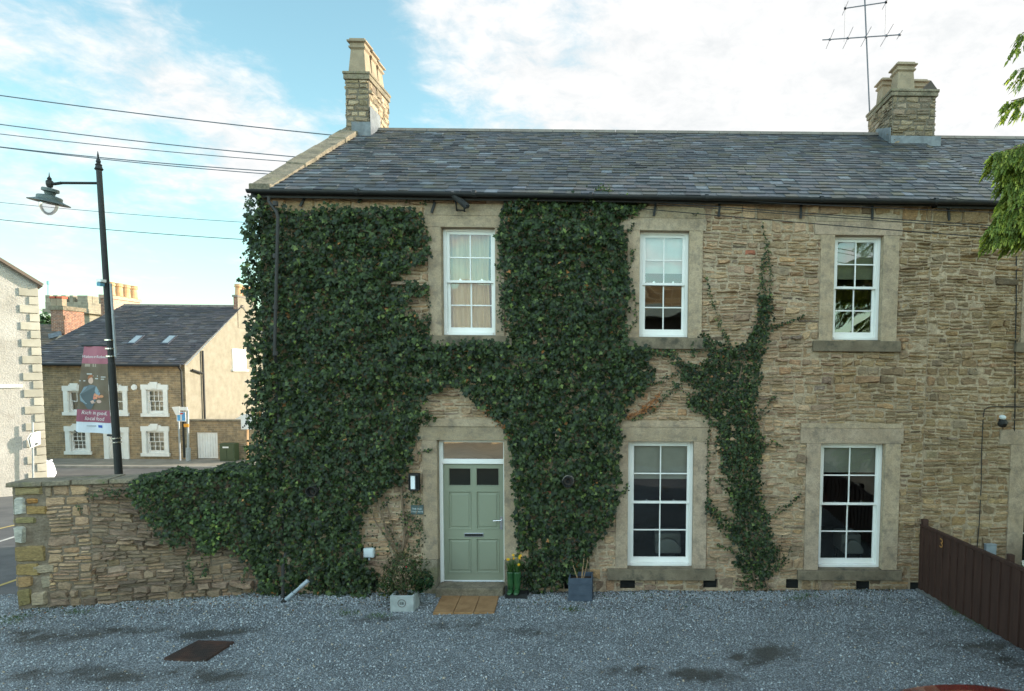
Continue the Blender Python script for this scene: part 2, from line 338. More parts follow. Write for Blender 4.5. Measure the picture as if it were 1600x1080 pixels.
gs_ = sheet('gravel_forecourt', xs, ys, gzz, M['gravel']); _a = gs_.data.attributes.new('Col', 'FLOAT_COLOR', 'POINT')
_a.data.foreach_set('color', np.array([(k, k, k, 1) for k in (dirt(x, y) for y in ys for x in xs)], np.float32).ravel())
# loose stones lying on the gravel
def loose_gravel():
    r = np.random.RandomState(3); n = 62000
    y = -r.rand(n)**1.5*4.6; y[: n//6] = -r.rand(n//6)*.5; x = -12.5 + r.rand(n)*17.4
    s = .006 + r.rand(n)**2*.010
    base = np.array([(1,0,0),(-1,0,0),(0,1,0),(0,-1,0),(0,0,1),(0,0,-1)], float)
    fc = np.array([(0,2,4),(2,1,4),(1,3,4),(3,0,4),(2,0,5),(1,2,5),(3,1,5),(0,3,5)])
    A = r.randn(n, 3, 3); Q = np.linalg.qr(A)[0]; sc = (.6+.8*r.rand(n, 1, 3))*s[:, None, None]
    V = np.einsum('nij,nkj->nki', Q, base[None]*sc); V[:, :, 0] += x[:, None]; V[:, :, 1] += y[:, None]
    z = np.array([gzz(a, b2) for a, b2 in zip(x, y)]); V[:, :, 2] += (z + s*.35)[:, None]
    g = .20+.32*r.rand(n); col = np.stack([g*.93, g*.99, g*1.03], 1); w_ = r.rand(n); col[w_ > .95] = np.stack([g*1.15, g*.95, g*.7], 1)[w_ > .95]; col[w_ < .01] = (.6, .6, .6)
    dk = np.array([dirt(a, b2) for a, b2 in zip(x, y)]); keep = r.rand(n) > dk*1.15; V = V[keep]; col = col[keep]; n = len(V); col = col*(1-.45*dk[keep])[:, None]
    Fc = (fc[None]+6*np.arange(n)[:, None, None]).reshape(-1, 3)
    m = mat('gravel_stone', (.9, .9, .9), (1.1, 1.1, 1.1), .6, 20, attr=True)
    tag(mesh_np('loose_gravel', V.reshape(-1, 3), Fc, m, col=np.repeat(col, 6, 0)), 'loose blue-grey gravel stones scattered over the forecourt', 'gravel', kind='stuff')
loose_gravel()
# ------------------------------------------------------------------ masonry
PAL = [((.365, .265, .176), 6), ((.335, .242, .162), 5), ((.305, .218, .148), 4), ((.33, .22, .14), 1.5), ((.27, .20, .142), 2), ((.385, .284, .196), 2.5), ((.30, .238, .185), 1.2), ((.355, .232, .135), .6), ((.215, .158, .115), .8), ((.155, .12, .09), .2)]
PW = [p[1] for p in PAL]
CPAL = [((.25, .205, .15), 4), ((.20, .168, .125), 3), ((.29, .24, .175), 3), ((.16, .135, .10), 1.5), ((.33, .28, .21), 1)]
def stone_col(r, pal=PAL, gain=1.0):
    c = r.choices([p[0] for p in pal], [p[1] for p in pal])[0]; k = gain*r.uniform(.82, 1.18); return (c[0]*k, c[1]*k*r.uniform(.97, 1.03), c[2]*k*r.uniform(.93, 1.07))
def clip(a0, a1, b0, b1, holes):
    for h0, h1, g0, g1 in holes:
        if a1 > h0 and a0 < h1 and b1 > g0 and b0 < g1:
            opts = [(h0-a0, (a0, h0, b0, b1)), (a1-h1, (h1, a1, b0, b1)), ((g0-b0), (a0, a1, b0, g0)), ((b1-g1), (a0, a1, g1, b1))]
            best = max(opts, key=lambda o: o[0]); a0, a1, b0, b1 = best[1]
            if a1-a0 < .03 or b1-b0 < .018: return None
    return a0, a1, b0, b1
def one_stone(mb, mapf, a0, a1, b0, b1, d, col, r, rough=1.0):
    w, h = a1-a0, b1-b0; nx = 3 if w < .16 else 4 if w < .3 else 6; e = min(.022, h*.24, w*.2); j = min(.017, h*.15)*rough
    ss = [a0]+[a0+e+(w-2*e)*i/(nx-2-0) for i in range(nx-1)]+[a1]; tt = [b0, b0+e, b1-e, b1]; nn = len(ss); vs = []
    sl = r.uniform(-.6, .6)*d; s2 = r.uniform(-.6, .6)*d; k1, k2 = r.uniform(-.12, .12)*h*rough, r.uniform(-.12, .12)*h*rough; amp = 1+.9*(r.random() < .15)
    for q, t_ in enumerate(tt):
        for p, s_ in enumerate(ss):
            edge = q in (0, 3) or p in (0, nn-1)
            rr = 0.0 if not edge else (.18*min(w, h) if (q in (0, 3) and p in (0, nn-1)) else 0)
            s1 = s_ + r.uniform(-j, j) + (rr if p == 0 else -rr if p == nn-1 else 0); t1 = t_+r.uniform(-j, j)+(k1 if q < 2 else k2)*((s_-a0)/w-.5)*2
            dd = -.012 if edge else amp*d*(1+r.uniform(-.4, .4)*rough)+sl*((s_-a0)/w-.5)+s2*((t_-b0)/h-.5)
            vs.append(mapf(s1, t1, dd))
    mb.add(vs, [(q*nn+p, q*nn+p+1, (q+1)*nn+p+1, (q+1)*nn+p) for q in range(3) for p in range(nn-1)], col)
def rubble(mb, mapf, a0, a1, b0, b1, holes, seed, row=(.12, .20), ln=(.14, .46), d=(.012, .036), gap=.012, colf=None, thin=.75, inside=None, warp=.02):
    r = random.Random(seed); b = b0
    def mp(s, t, dd):
        k = min(1, (b1-t)/.3, (t-b0)/.3) if warp else 0
        return mapf(s, t + warp*k*math.sin(s*1.7+t*2.3)+warp*.5*k*math.sin(s*4.1-t*3+1), dd)
    while b < b1-.02:
        h = min(r.uniform(*row), b1-b)
        if b1-(b+h) < .05: h = b1-b
        s = a0 - r.uniform(0, .2)
        while s < a1:
            w = r.uniform(*ln); q = r.random(); k = 1 if (q > thin or h < .08) else (2 if (q > thin*.45 or h < .13) else 3)
            cuts = sorted([r.uniform(.32, .68)] if k == 2 else [r.uniform(.25, .4), r.uniform(.6, .75)] if k == 3 else []); cuts = [0]+cuts+[1]
            for c0, c1 in zip(cuts, cuts[1:]):
                parts = [0, r.uniform(.3, .7), 1] if (w > .30 and r.random() < .5) else [0, 1]
                for p0, p1 in zip(parts, parts[1:]):
                    x0, x1 = max(s+w*p0, a0)+gap*.5, min(s+w*p1, a1)-gap*.5; y0, y1 = b+h*c0+gap*.5, b+h*c1-gap*.5
                    if x1-x0 < .03: continue
                    cc = clip(x0, x1, y0, y1, holes)
                    if cc is None or (inside and not inside(*cc)): continue
                    col = colf(r, (cc[0]+cc[1])/2, (cc[2]+cc[3])/2) if colf else stone_col(r)
                    one_stone(mb, mp, *cc, r.uniform(*d), col, r)
            s += w
        b += h
def panel(mb, mapf, a0, a1, b0, b1, holes, inside=None):
    A = sorted({a0, a1, *[min(max(v, a0), a1) for h in holes for v in h[:2]]}); B = sorted({b0, b1, *[min(max(v, b0), b1) for h in holes for v in h[2:]]})
    for i in range(len(A)-1):
        for j in range(len(B)-1):
            ca, cb = (A[i]+A[i+1])/2, (B[j]+B[j+1])/2
            if any(h[0] < ca < h[1] and h[2] < cb < h[3] for h in holes): continue
            mb.quad(mapf(A[i], B[j], 0), mapf(A[i+1], B[j], 0), mapf(A[i+1], B[j+1], 0), mapf(A[i], B[j+1], 0))
# ------------------------------------------------------------------ the house
FR = .10        # window frames sit this far behind the wall face
X0 = -5.86; XP = 5.0; X1 = 15.0
def eave_z(x): # the gutter line falls a little to the right, as the old wall does
    a, b2 = at(420, 301, -.12), at(1540, 319, -.12); t = (x-a.x)/(b2.x-a.x); return a.z+(b2.z-a.z)*t
WIN = {'w1': rect(693, 358, 776, 524, FR), 'w2': rect(999, 363, 1075, 527, FR), 'w3': rect(1299, 370, 1374, 531.5, FR),
       'w4': rect(981, 689, 1082, 884, FR), 'w5': rect(1277, 692, 1376, 886, FR)}
DOOR = rect(687, 687, 790, 912, FR)
LW = DOOR
n_u = rect(1599, 378, 1680, 536, FR); n_l = rect(1593, 694, 1700, 890, FR)
VENT = [rect(569, 905, 591, 919), rect(969, 905, 992, 919), rect(1099, 905, 1121, 918), rect(1228, 905, 1247, 919), rect(1338, 908, 1358, 921), rect(1422, 910, 1443, 923), rect(882, 907, 890, 920)]
house = thing('stone_house', 'long ivy-clad rubble stone house with slate roof, sage green door and white sash windows', 'house', (0, 0, gz(0)))
nbr = thing('neighbouring_house', 'attached stone house beyond the dark timber fence at the right edge', 'house', (8, 0, 0))
def front(s, t, d): return (s, -d, t)
BW = -.6
def wall_front(par, a0, a1, holes, seed, vents, dressings=[]):
    mb = MB(); H = [(h[0]-.006, h[1]+.006, h[2]-.006, h[3]+.006) for h in holes]+[tuple(v) for v in vents]
    top = max(eave_z(a0), eave_z(a1))+.0
    def mp(s, t, d): return (s, -d, BW+(t-BW)*(eave_z(s)-BW-.02)/(top-BW))
    panel(mb, front, a0, a1, BW, min(eave_z(a0), eave_z(a1))-.02, H)
    for h in H[:len(holes)]:
        for q in ([(h[0], h[2]), (h[0], h[3])], [(h[1], h[2]), (h[1], h[3])], [(h[0], h[2]), (h[1], h[2])], [(h[0], h[3]), (h[1], h[3])]):
            (xa, za), (xb, zb) = q; mb.quad((xa, 0, za), (xb, 0, zb), (xb, .35, zb), (xa, .35, za))
    w_ = mb.build('front_wall', M['mortar'], par)
    g = .038; top2 = min(eave_z(a0), eave_z(a1))-.03; nx, nz = int((a1-a0)/g), int((top2+.35)/g); X_ = np.linspace(a0+.004, a1-.002, nx+1); Z_ = np.linspace(-.35, top2, nz+1); nn = mnoise.noise
    Vv = [(x, -(.008+.014*nn(Vector((x*7, z*9, seed)))+.009*nn(Vector((x*23, z*26, seed)))+.012*nn(Vector((x*1.3, z*1.3, seed+5)))), z) for z in Z_ for x in X_]; Ff = []
    for j in range(nz):
        zc_ = (Z_[j]+Z_[j+1])/2; hs = [h for h in H if h[2]-g*.5 < zc_ < h[3]+g*.5]
        for i in range(nx):
            xc_ = (X_[i]+X_[i+1])/2
            if not any(h[0]-g*.5 < xc_ < h[1]+g*.5 for h in hs): Ff.append((j*(nx+1)+i, j*(nx+1)+i+1, (j+1)*(nx+1)+i+1, (j+1)*(nx+1)+i))
    mesh_np('pointing', Vv, Ff, M['mortar'], w_, smooth=True)
    sb = MB()
    def colf(r, x, z):
        g = 1.0
        if x > 3.2: g *= .86
        if x > 4.4 and z > 1.5: g *= .9
        c = stone_col(r, gain=g)
        if x > 3.5: c = (c[0]*.97, c[1]*.98, c[2]*.88)
        if r.random() < .0012: c = (.34, .13, .08)
        return c
    inner = H+dressings
    zb = -.35
    rubble(sb, front, a0+.005, a1, zb, 1.3, inner, seed, row=(.13, .22), ln=(.16, .5), colf=colf)
    rubble(sb, front, a0+.005, a1, 1.3, 3.6, inner, seed+1, row=(.11, .18), ln=(.14, .42), colf=colf)
    rubble(sb, front, a0+.005, a1, 3.6, min(eave_z(a0), eave_z(a1))-.28, inner, seed+2, row=(.10, .17), ln=(.14, .40), colf=colf)
    rubble(sb, front, a0+.005, a1, min(eave_z(a0), eave_z(a1))-.28, min(eave_z(a0), eave_z(a1))-.03, inner, seed+3, row=(.2, .24), ln=(.3, .7), colf=colf, thin=.3)
    sb.build('rubble_stonework', M['stone'], w_)
    return w_
def dr(rc, lu, up, jl_, jr_, sill):
    lx, sl = rect(*lu, -.03), rect(*sill, -.04); e = [(lx[0], lx[1], rc[3], lx[3]), (sl[0], sl[1], sl[2], sl[3]), (rc[0]-jl_, rc[0], sl[3], rc[3]), (rc[1], rc[1]+jr_, sl[3], rc[3])]
    if up: ux = rect(*up, -.03); e.append((ux[0], ux[1], lx[3], ux[3]))
    return e
DRS = {'w1': ((663, 337, 787, 356.5), (664, 318, 786, 336), .21, .15, (672, 525, 800, 541)), 'w2': ((969, 341, 1104, 361.5), (985, 322, 1100, 340), .20, .22, (977, 528, 1105, 545.5)),
       'w3': ((1273, 347, 1410, 368), (1275, 336, 1410, 346), .23, .26, (1270, 533, 1406, 549.5)), 'w4': ((968, 668, 1109, 687.5), (970, 658, 1109, 667), .20, .225, (949, 889, 1117, 906)),
       'w5': ((1251, 670, 1412, 690), (1252, 662, 1411, 669), .24, .26, (1246, 891, 1408, 906))}
DRN = {'u': ((1583, 352, 1710, 376), None, .09, .2, (1586, 536, 1715, 551)), 'l': ((1563, 672, 1720, 692), None, .27, .2, (1570, 892, 1720, 906))}
dres = [e for k, v in DRS.items() for e in dr(WIN[k], *v)]
_j0, _j1, _l = rect(661, 700, 682, 900, -.03), rect(791, 700, 809, 900, -.03), rect(651, 655, 818, 685.5, -.03)
dres += [(_j0[0]-.02, DOOR[0], -.4, DOOR[3]), (DOOR[1], _j1[1]+.02, -.4, DOOR[3]), (_l[0], _l[1], DOOR[3], _l[3])]
fw = wall_front(house, X0, XP, [WIN[k] for k in ('w1', 'w2', 'w3', 'w4', 'w5')]+[DOOR], 11, VENT, dres)
fn = wall_front(nbr, XP, X1, [n_u, n_l], 51, [], dr(n_u, *DRN['u'])+dr(n_l, *DRN['l']))
# vents: slotted air bricks set in the foot of the wall
for i, v in enumerate(VENT):
    mb = MB(); x0, x1, z0, z1 = v
    mb.box(x0+.002, x1-.002, .045, .06, z0+.002, z1-.002); n = 6
    for k in range(n):
        zz_ = z0+(z1-z0)*(k+.5)/n; mb.box(x0+.004, x1-.004, .02, .04, zz_-.004, zz_+.004)
    for (p, q) in ((x0-.002, x0+.006), (x1-.006, x1+.002)): mb.box(p, q, .0, .05, z0, z1)
    mb.build('air_vent', M['dark'], house)
# gables, rear and inside
RY, RZ = 3.85, at(800, 206.5, 3.85).z       # ridge
def ridge_z(x):
    a, b2 = at(600, 203.5, RY), at(1360, 210.5, RY); return a.z+(b2.z-a.z)*(x-a.x)/(b2.x-a.x)
def shell(par, a0, a1, left_gable, right_gable):
    mb = MB(); yb = 2*RY
    for x, on in ((a0, left_gable), (a1, right_gable)):
        if on:
            e = eave_z(x); r_ = ridge_z(x)-.06
            mb.add([(x, 0, BW-.9), (x, yb, BW-.9), (x, yb, e), (x, RY, r_), (x, 0, e)], [(0, 1, 2, 3, 4)])
    mb.quad((a0, yb, BW-.9), (a1, yb, BW-.9), (a1, yb, eave_z(a1)), (a0, yb, eave_z(a0)))
    mb.build('side_wall', M['stone_far'] if 'stone_far' in M else M['mortar'], par)
def brick_extra(scx, rowh, mortar, c1, c2, sq=.5):
    def ex(x, col):
        t, L = x['t'], x['L']; s = N('ShaderNodeSeparateXYZ', t); L.new(x['tc'].outputs['Object'], s.inputs[0])
        ad = N('ShaderNodeMath', t, operation='ADD'); L.new(s.outputs[0], ad.inputs[0]); L.new(s.outputs[1], ad.inputs[1])
        cb = N('ShaderNodeCombineXYZ', t); L.new(ad.outputs[0], cb.inputs[0]); L.new(s.outputs[2], cb.inputs[1])
        wn = N('ShaderNodeTexNoise', t); wn.inputs['Scale'].default_value = 3.0; wn.inputs['Detail'].default_value = 3; L.new(x['tc'].outputs['Object'], wn.inputs[0])
        wv = N('ShaderNodeVectorMath', t, operation='SCALE'); L.new(wn.outputs['Color'], wv.inputs[0]); wv.inputs['Scale'].default_value = .05
        va = N('ShaderNodeVectorMath', t, operation='ADD'); L.new(cb.outputs[0], va.inputs[0]); L.new(wv.outputs[0], va.inputs[1])
        b = N('ShaderNodeTexBrick', t); b.offset = sq; b.inputs['Scale'].default_value = 1; b.inputs['Brick Width'].default_value = scx; b.inputs['Row Height'].default_value = rowh
        b.inputs['Mortar Size'].default_value = min(scx, rowh)*.09; b.inputs['Color1'].default_value = (*c1, 1); b.inputs['Color2'].default_value = (*c2, 1); b.inputs['Mortar'].default_value = (*mortar, 1)
        b.inputs['Bias'].default_value = 0; L.new(va.outputs[0], b.inputs['Vector'])
        f = N('ShaderNodeMath', t, operation='MULTIPLY_ADD'); L.new(b.outputs['Fac'], f.inputs[0]); f.inputs[1].default_value = -.8
        L.new(x['no'](25, 6).outputs[0], f.inputs[2]); x['height'] = f.outputs[0]
        return x['mix']('MULTIPLY', 1.0, col, b.outputs['Color'])
    return ex
M['stone_far'] = mat('coursed_stone', (.75, .75, .75), (1.3, 1.25, 1.15), .92, 3.5, 8, bump=.8, bdist=.02, extra=chain(brick_extra(.34, .11, (.36, .29, .2), (.34, .24, .14), (.22, .165, .105)), stain((.1, .08, .05), 1, .58, .75, .4)))
M['brick_far'] = mat('old_red_brick', (.75, .75, .75), (1.3, 1.25, 1.15), .92, 5, 8, bump=.8, bdist=.015, extra=brick_extra(.24, .085, (.42, .36, .3), (.30, .13, .08), (.20, .10, .07)))
M['brick_pale'] = mat('sunlit_pale_brick', (.85, .85, .85), (1.3, 1.25, 1.15), .92, 5, 8, bump=.6, bdist=.015, extra=brick_extra(.24, .085, (.45, .4, .33), (.42, .25, .18), (.36, .24, .18)))  # paler copy of the brick with sunlight put into its colour
shell(house, X0, XP, True, False); shell(nbr, XP, X1, False, True)
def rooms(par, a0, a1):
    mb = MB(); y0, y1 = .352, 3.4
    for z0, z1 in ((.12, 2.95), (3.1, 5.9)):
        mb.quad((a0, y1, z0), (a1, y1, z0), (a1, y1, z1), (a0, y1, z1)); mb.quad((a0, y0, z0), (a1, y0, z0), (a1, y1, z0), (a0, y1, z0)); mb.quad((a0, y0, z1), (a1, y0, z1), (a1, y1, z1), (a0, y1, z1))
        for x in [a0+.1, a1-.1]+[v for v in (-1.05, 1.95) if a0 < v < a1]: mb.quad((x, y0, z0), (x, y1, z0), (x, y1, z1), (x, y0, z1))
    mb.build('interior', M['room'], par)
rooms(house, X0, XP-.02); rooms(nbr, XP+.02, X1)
# ------------------------------------------------------------------ sash windows
def ashlar(par, name, x0, x1, z0, z1, y0=-.034, y1=.098, m='ashlar', g=1.0, b=.006, seed=0):
    r = random.Random(int(x0*977+z0*331)); mb = MB(); k = g*r.uniform(.9, 1.1)
    mb.box(x0, x1, y0, y1, z0, z1, (k, k*r.uniform(.98, 1.01), k*r.uniform(.93, 1.02)))
    return mb.build(name, M[m], par, bevel=b)
def sash_window(par, rc, blind=0.0, glass='glass', frame_m='white', curtain=False, rows=2, cols=2, blind_m=None, bar=.020, y0=None, horns=True):
    x0, x1, z0, z1 = rc; Y = FR if y0 is None else y0; fb = .052; zm = z0+(z1-z0)*.505
    mb = MB()
    mb.box(x0, x0+fb, Y, Y+.13, z0, z1); mb.box(x1-fb, x1, Y, Y+.13, z0, z1); mb.box(x0+fb, x1-fb, Y+.001, Y+.13, z1-fb*.8, z1); mb.box(x0+fb, x1-fb, Y-.012, Y+.13, z0, z0+.045)
    wn = mb.build('window', M[frame_m], par, bevel=.004)
    a0, a1 = x0+fb+.001, x1-fb-.001
    def sash(zb, zt, y, bot, top, st=.044):
        s = MB(); s.box(a0, a0+st, y, y+.04, zb, zt); s.box(a1-st, a1, y, y+.04, zb, zt); s.box(a0+st, a1-st, y+.001, y+.039, zb, zb+bot); s.box(a0+st, a1-st, y+.001, y+.039, zt-top, zt)
        gx0, gx1, g0, g1 = a0+st, a1-st, zb+bot, zt-top
        for c in range(1, cols): xx = gx0+(gx1-gx0)*c/cols; s.box(xx-bar/2, xx+bar/2, y+.004, y+.036, g0, g1)
        for q in range(1, rows):
            zz_ = g0+(g1-g0)*q/rows
            for c in range(cols):
                p0 = gx0+(gx1-gx0)*c/cols+(bar/2 if c else 0); p1 = gx0+(gx1-gx0)*(c+1)/cols-(bar/2 if c < cols-1 else 0); s.box(p0, p1, y+.006, y+.034, zz_-bar/2, zz_+bar/2)
        s.build('sash', M[frame_m], wn, bevel=.002)
        r = random.Random(int(zb*1000)+int(x0*77))
        for c in range(cols):
            for q in range(rows):
                p0 = gx0+(gx1-gx0)*c/cols; p1 = gx0+(gx1-gx0)*(c+1)/cols; q0 = g0+(g1-g0)*q/rows; q1 = g0+(g1-g0)*(q+1)/rows; e1, e2 = r.uniform(-.002, .002), r.uniform(-.002, .002)
                gp.quad((p0, y+.02+e1, q0), (p1, y+.02-e1, q0), (p1, y+.02-e1+e2, q1), (p0, y+.02+e1+e2, q1))
    gp = MB()
    sash(zm-.012, z1-fb*.8-.001, Y+.022, .040, .045); sash(z0+.046, zm+.026, Y+.068, .085, .036)
    gp.build('window_pane', M[glass], wn)
    if blind > 0:
        zb = z1-fb-(z1-z0-.1)*blind; b = MB(); yb = Y+.128; n = 14
        b.box(a0-.0, a1+.0, yb, yb+.004, zb, z1-.03); b.box(a0, a1, yb-.004, yb+.008, zb-.022, zb); b.build('roller_blind', M[blind_m or 'blind'], wn)
    if horns:   # sash catches
        for f in (.27, .73):
            h = MB(); xx = a0+(a1-a0)*f; h.box(xx-.03, xx+.03, Y+.062, Y+.067, zm+.028, zm+.036); h.box(xx-.012, xx+.012, Y+.063, Y+.067, zm+.036, zm+.056)
            h.build('sash_catch', M['chrome'], wn)
    return wn
M['blind'] = plain('roller_blind_fabric', (.42, .42, .37), .9); M['blind_white'] = plain('white_blind_fabric', (.75, .74, .70), .9); M['blind_green'] = plain('olive_blind_fabric', (.30, .30, .2), .9)
M['curtain'] = mat('ochre_curtain', (.62, .43, .20), (.78, .58, .32), .85, 2, stretch=(9, 1, .6))
def J(par, u0, v0, u1, v1, name, **k): x0, x1, z0, z1 = rect(u0, v0, u1, v1, -.03); return ashlar(par, name, x0, x1, z0, z1, **k)
def dress(par, rc, lu, upper, jl, jr, sill, mid=None):
    """lintel, jambs and sill round an opening rc; widths in metres, lintel and sill in photo px"""
    x0, x1, z0, z1 = rc; lx = rect(*lu, -.03); sl = rect(*sill, -.04)
    ashlar(par, 'lintel', lx[0], lx[1], z1+.001, lx[3], y1=.20)
    ux = rect(*upper, -.03) if upper else None
    if ux: ashlar(par, 'upper_lintel', ux[0], ux[1], lx[3]+.004, ux[3], y0=-.026, g=.97)
    ashlar(par, 'jamb', x0-jl, x0, sl[3]+.001, z1-.001); ashlar(par, 'jamb', x1, x1+jr, sl[3]+.001, z1-.001)
    ashlar(par, 'sill', sl[0], sl[1], sl[2], sl[3], y0=-.085, y1=.099, m='sillstone')
    if sl[3] < z0: ashlar(par, 'inner_sill', x0+.001, x1-.001, sl[3]+.001, z0-.001, y0=-.01, y1=.16, m='sillstone')
wA = sash_window(house, WIN['w1'], glass='glass'); dress(house, WIN['w1'], (663, 337, 787, 356.5), (664, 318, 786, 336), .21, .15, (672, 525, 800, 541))
wB = sash_window(house, WIN['w2'], blind=.36, glass='glass_up', blind_m='blind_white'); dress(house, WIN['w2'], (969, 341, 1104, 361.5), (985, 322, 1100, 340), .20, .22, (977, 528, 1105, 545.5))
wC = sash_window(house, WIN['w3'], blind=.38, glass='glass_up', blind_m='blind_green'); dress(house, WIN['w3'], (1273, 347, 1410, 368), (1275, 336, 1410, 346), .23, .26, (1270, 533, 1406, 549.5))
wD = sash_window(house, WIN['w4'], blind=.29, blind_m='blind'); dress(house, WIN['w4'], (968, 668, 1109, 687.5), (970, 658, 1109, 667), .20, .225, (949, 889, 1117, 906))
wE = sash_window(house, WIN['w5'], blind=.22, blind_m='blind'); dress(house, WIN['w5'], (1251, 670, 1412, 690), (1252, 662, 1411, 669), .24, .26, (1246, 891, 1408, 906))
wF = sash_window(nbr, n_u, blind=.0, glass='glass_up'); dress(nbr, n_u, (1583, 352, 1710, 376), None, .09, .2, (1586, 536, 1715, 551))
wG = sash_window(nbr, n_l, rows=2, cols=2); dress(nbr, n_l, (1563, 672, 1720, 692), None, .27, .2, (1570, 892, 1720, 906))
def curtain(par, x0, x1, z0, z1, y, n=22, seed=1, waist=None):
    r = random.Random(seed); vs = []; fs = []; m = 14
    for q in range(m+1):
        t = q/m
        for p in range(n*3+1):
            s = p/(n*3); z = z0+(z1-z0)*t; wx = 1.0
            if waist: wx = waist[0]+(1-waist[0])*min(1, abs(t-waist[1])/.5)**.8
            xx = (x0+x1)/2+(s-.5)*(x1-x0)*wx
            vs.append((xx, y+.03*math.sin(s*n*2.1+math.sin(s*9)*1.5+t*.6)+r.uniform(-.003, .003), z))
    k = n*3+1
    fs = [(q*k+p, q*k+p+1, (q+1)*k+p+1, (q+1)*k+p) for q in range(m) for p in range(k-1)]
    mb = MB(); mb.add(vs, fs); mb.build('curtain', M['curtain'], par, smooth=True)
x0, x1, z0, z1 = WIN['w1']; wd = x1-x0
curtain(wA, x0+.06, x0+wd*.62, z0+.05, z1-.05, FR+.17, n=12); curtain(wA, x0+wd*.52, x1-wd*.16, z0+.05, z1-.05, FR+.20, n=8, seed=4, waist=(.75, .6))
# armchair backs seen through the two lower windows
def chair_back(par_rc, cx, w_, name, label):
    x0, x1, z0, z1 = par_rc; mb = MB(); c = x0+(x1-x0)*cx; n = 12; top = []
    pts = [(c-w_/2+w_*i/n, z0+.05+(.30*math.sin(math.pi*(.12+.8*i/n))**.6)) for i in range(n+1)]
    mb.prism([(c+w_/2, .3)]+[(c-w_/2, .3)]+pts, .52, .66)
    mb.box(c-w_/2, c+w_/2, .66, 1.15, .3, .62); o = thing(name, label, 'chair', (c, .8, .12)); mb.build('upholstery', plain('pale_upholstery', (.24, .25, .23), .9), o, bevel=.03)
    lg = MB(); [lg.box(c+sx*w_*.4-.02, c+sx*w_*.4+.02, yy, yy+.04, .12, .3) for sx in (-1, 1) for yy in (.56, 1.05)]; lg.build('leg_frame', M['black_iron'], o)
chair_back(WIN['w4'], .66, .46, 'armchair', 'pale chair back dimly seen through the lower middle window')
chair_back(WIN['w5'], .74, .36, 'armchair', 'pale rounded chair back behind the lower right window by the potted plant')
# ------------------------------------------------------------------ door
x0, x1, z0, z1 = DOOR; lf = rect(693, 726, 786.5, 907, FR); tz = rect(687, 718, 790, 725, FR); Y = FR
mb = MB(); mb.box(x0, lf[0]-.004, Y, Y+.1, z0, z1); mb.box(lf[1]+.004, x1, Y, Y+.1, z0, z1); mb.box(lf[0]-.004, lf[1]+.004, Y+.001, Y+.1, z1-.045, z1); mb.box(lf[0]-.004, lf[1]+.004, Y+.001, Y+.1, tz[2], tz[3])
mb.box(lf[0]-.004, lf[1]+.004, Y-.01, Y+.1, z0, lf[2]-.004)
door = mb.build('door', M['white'], house, bevel=.004)
def door_leaf():
    mb = MB(); a0, a1, b0, b1 = lf; y = Y+.03; cuts = []
    P = [rect(*q, FR) for q in ((701, 732.5, 734.5, 759), (744, 732.5, 778.5, 759), (701, 769, 735, 827), (744.5, 769, 779, 827), (701, 843, 735, 895), (744.5, 843, 779, 895))]
    panel(mb, lambda s, t, d: (s, y, t), a0, a1, b0, b1, P)
    mb.quad((a0, y, b0), (a0, y+.044, b0), (a0, y+.044, b1), (a0, y, b1)); mb.quad((a1, y, b0), (a1, y+.044, b0), (a1, y+.044, b1), (a1, y, b1)); mb.quad((a0, y+.044, b0), (a1, y+.044, b0), (a1, y+.044, b1), (a0, y+.044, b1))
    def ring(r0, r1, y0, y1):
        c0 = [(r0[0], y0, r0[2]), (r0[1], y0, r0[2]), (r0[1], y0, r0[3]), (r0[0], y0, r0[3])]; c1 = [(r1[0], y1, r1[2]), (r1[1], y1, r1[2]), (r1[1], y1, r1[3]), (r1[0], y1, r1[3])]
        mb.add(c0+c1, [(i, (i+1) % 4, 4+(i+1) % 4, 4+i) for i in range(4)])
    def ins(r, e): return (r[0]+e, r[1]-e, r[2]+e, r[3]-e)
    for i, p in enumerate(P):
        ring(ins(p, -.008), ins(p, 0), y-.006, y-.006); ring(ins(p, -.012), ins(p, -.008), y, y-.006)
        if i > 1:
            ring(p, ins(p, .014), y-.006, y+.016); ring(ins(p, .014), ins(p, .03), y+.016, y+.016); ring(ins(p, .03), ins(p, .045), y+.016, y+.006); q = ins(p, .045)
            mb.quad((q[0], y+.006, q[2]), (q[1], y+.006, q[2]), (q[1], y+.006, q[3]), (q[0], y+.006, q[3]))
        else: ring(p, ins(p, .004), y-.006, y+.02)
    lo = mb.build('door_leaf', M['green_paint'], door)
    g = MB(); [g.quad((p[0], y+.018, p[2]), (p[1], y+.018, p[2]), (p[1], y+.018, p[3]), (p[0], y+.018, p[3])) for p in P[:2]]; g.build('door_glazing', plain('dark_door_glass', (.012, .013, .010), .12), door)
    lb = MB(); q = rect(725, 833.5, 755, 839.5, FR); lb.box(q[0], q[1], y-.012, y-.001, q[2], q[3]); lb.build('letterbox', M['chrome'], door, bevel=.003)
    fl = MB(); fl.box(q[0]+.012, q[1]-.012, y-.014, y-.0125, q[2]+.012, q[3]-.014); fl.build('letter_slot', M['dark'], door)
    h = MB(); q = rect(781, 808, 785, 828, FR); h.box(q[0], q[1], y-.008, y, q[2], q[3]); p = at(783, 813, FR); h.tube([(p.x, y, p.z), (p.x, y-.05, p.z), (p.x-.02, y-.055, p.z), (p.x-.13, y-.05, p.z-.008)], .009, 8); h.lathe([(.008, 0), (.008, .006)], (p.x, y-.008, p.z-.12), 10, (0, -1, 0))
    h.build('door_handle', M['chrome'], door, smooth=False)
    th = MB(); th.box(a0, a1, Y-.018, Y+.02, b0-.05, b0-.005); th.build('threshold_bar', M['chrome'], door, bevel=.004)
door_leaf()
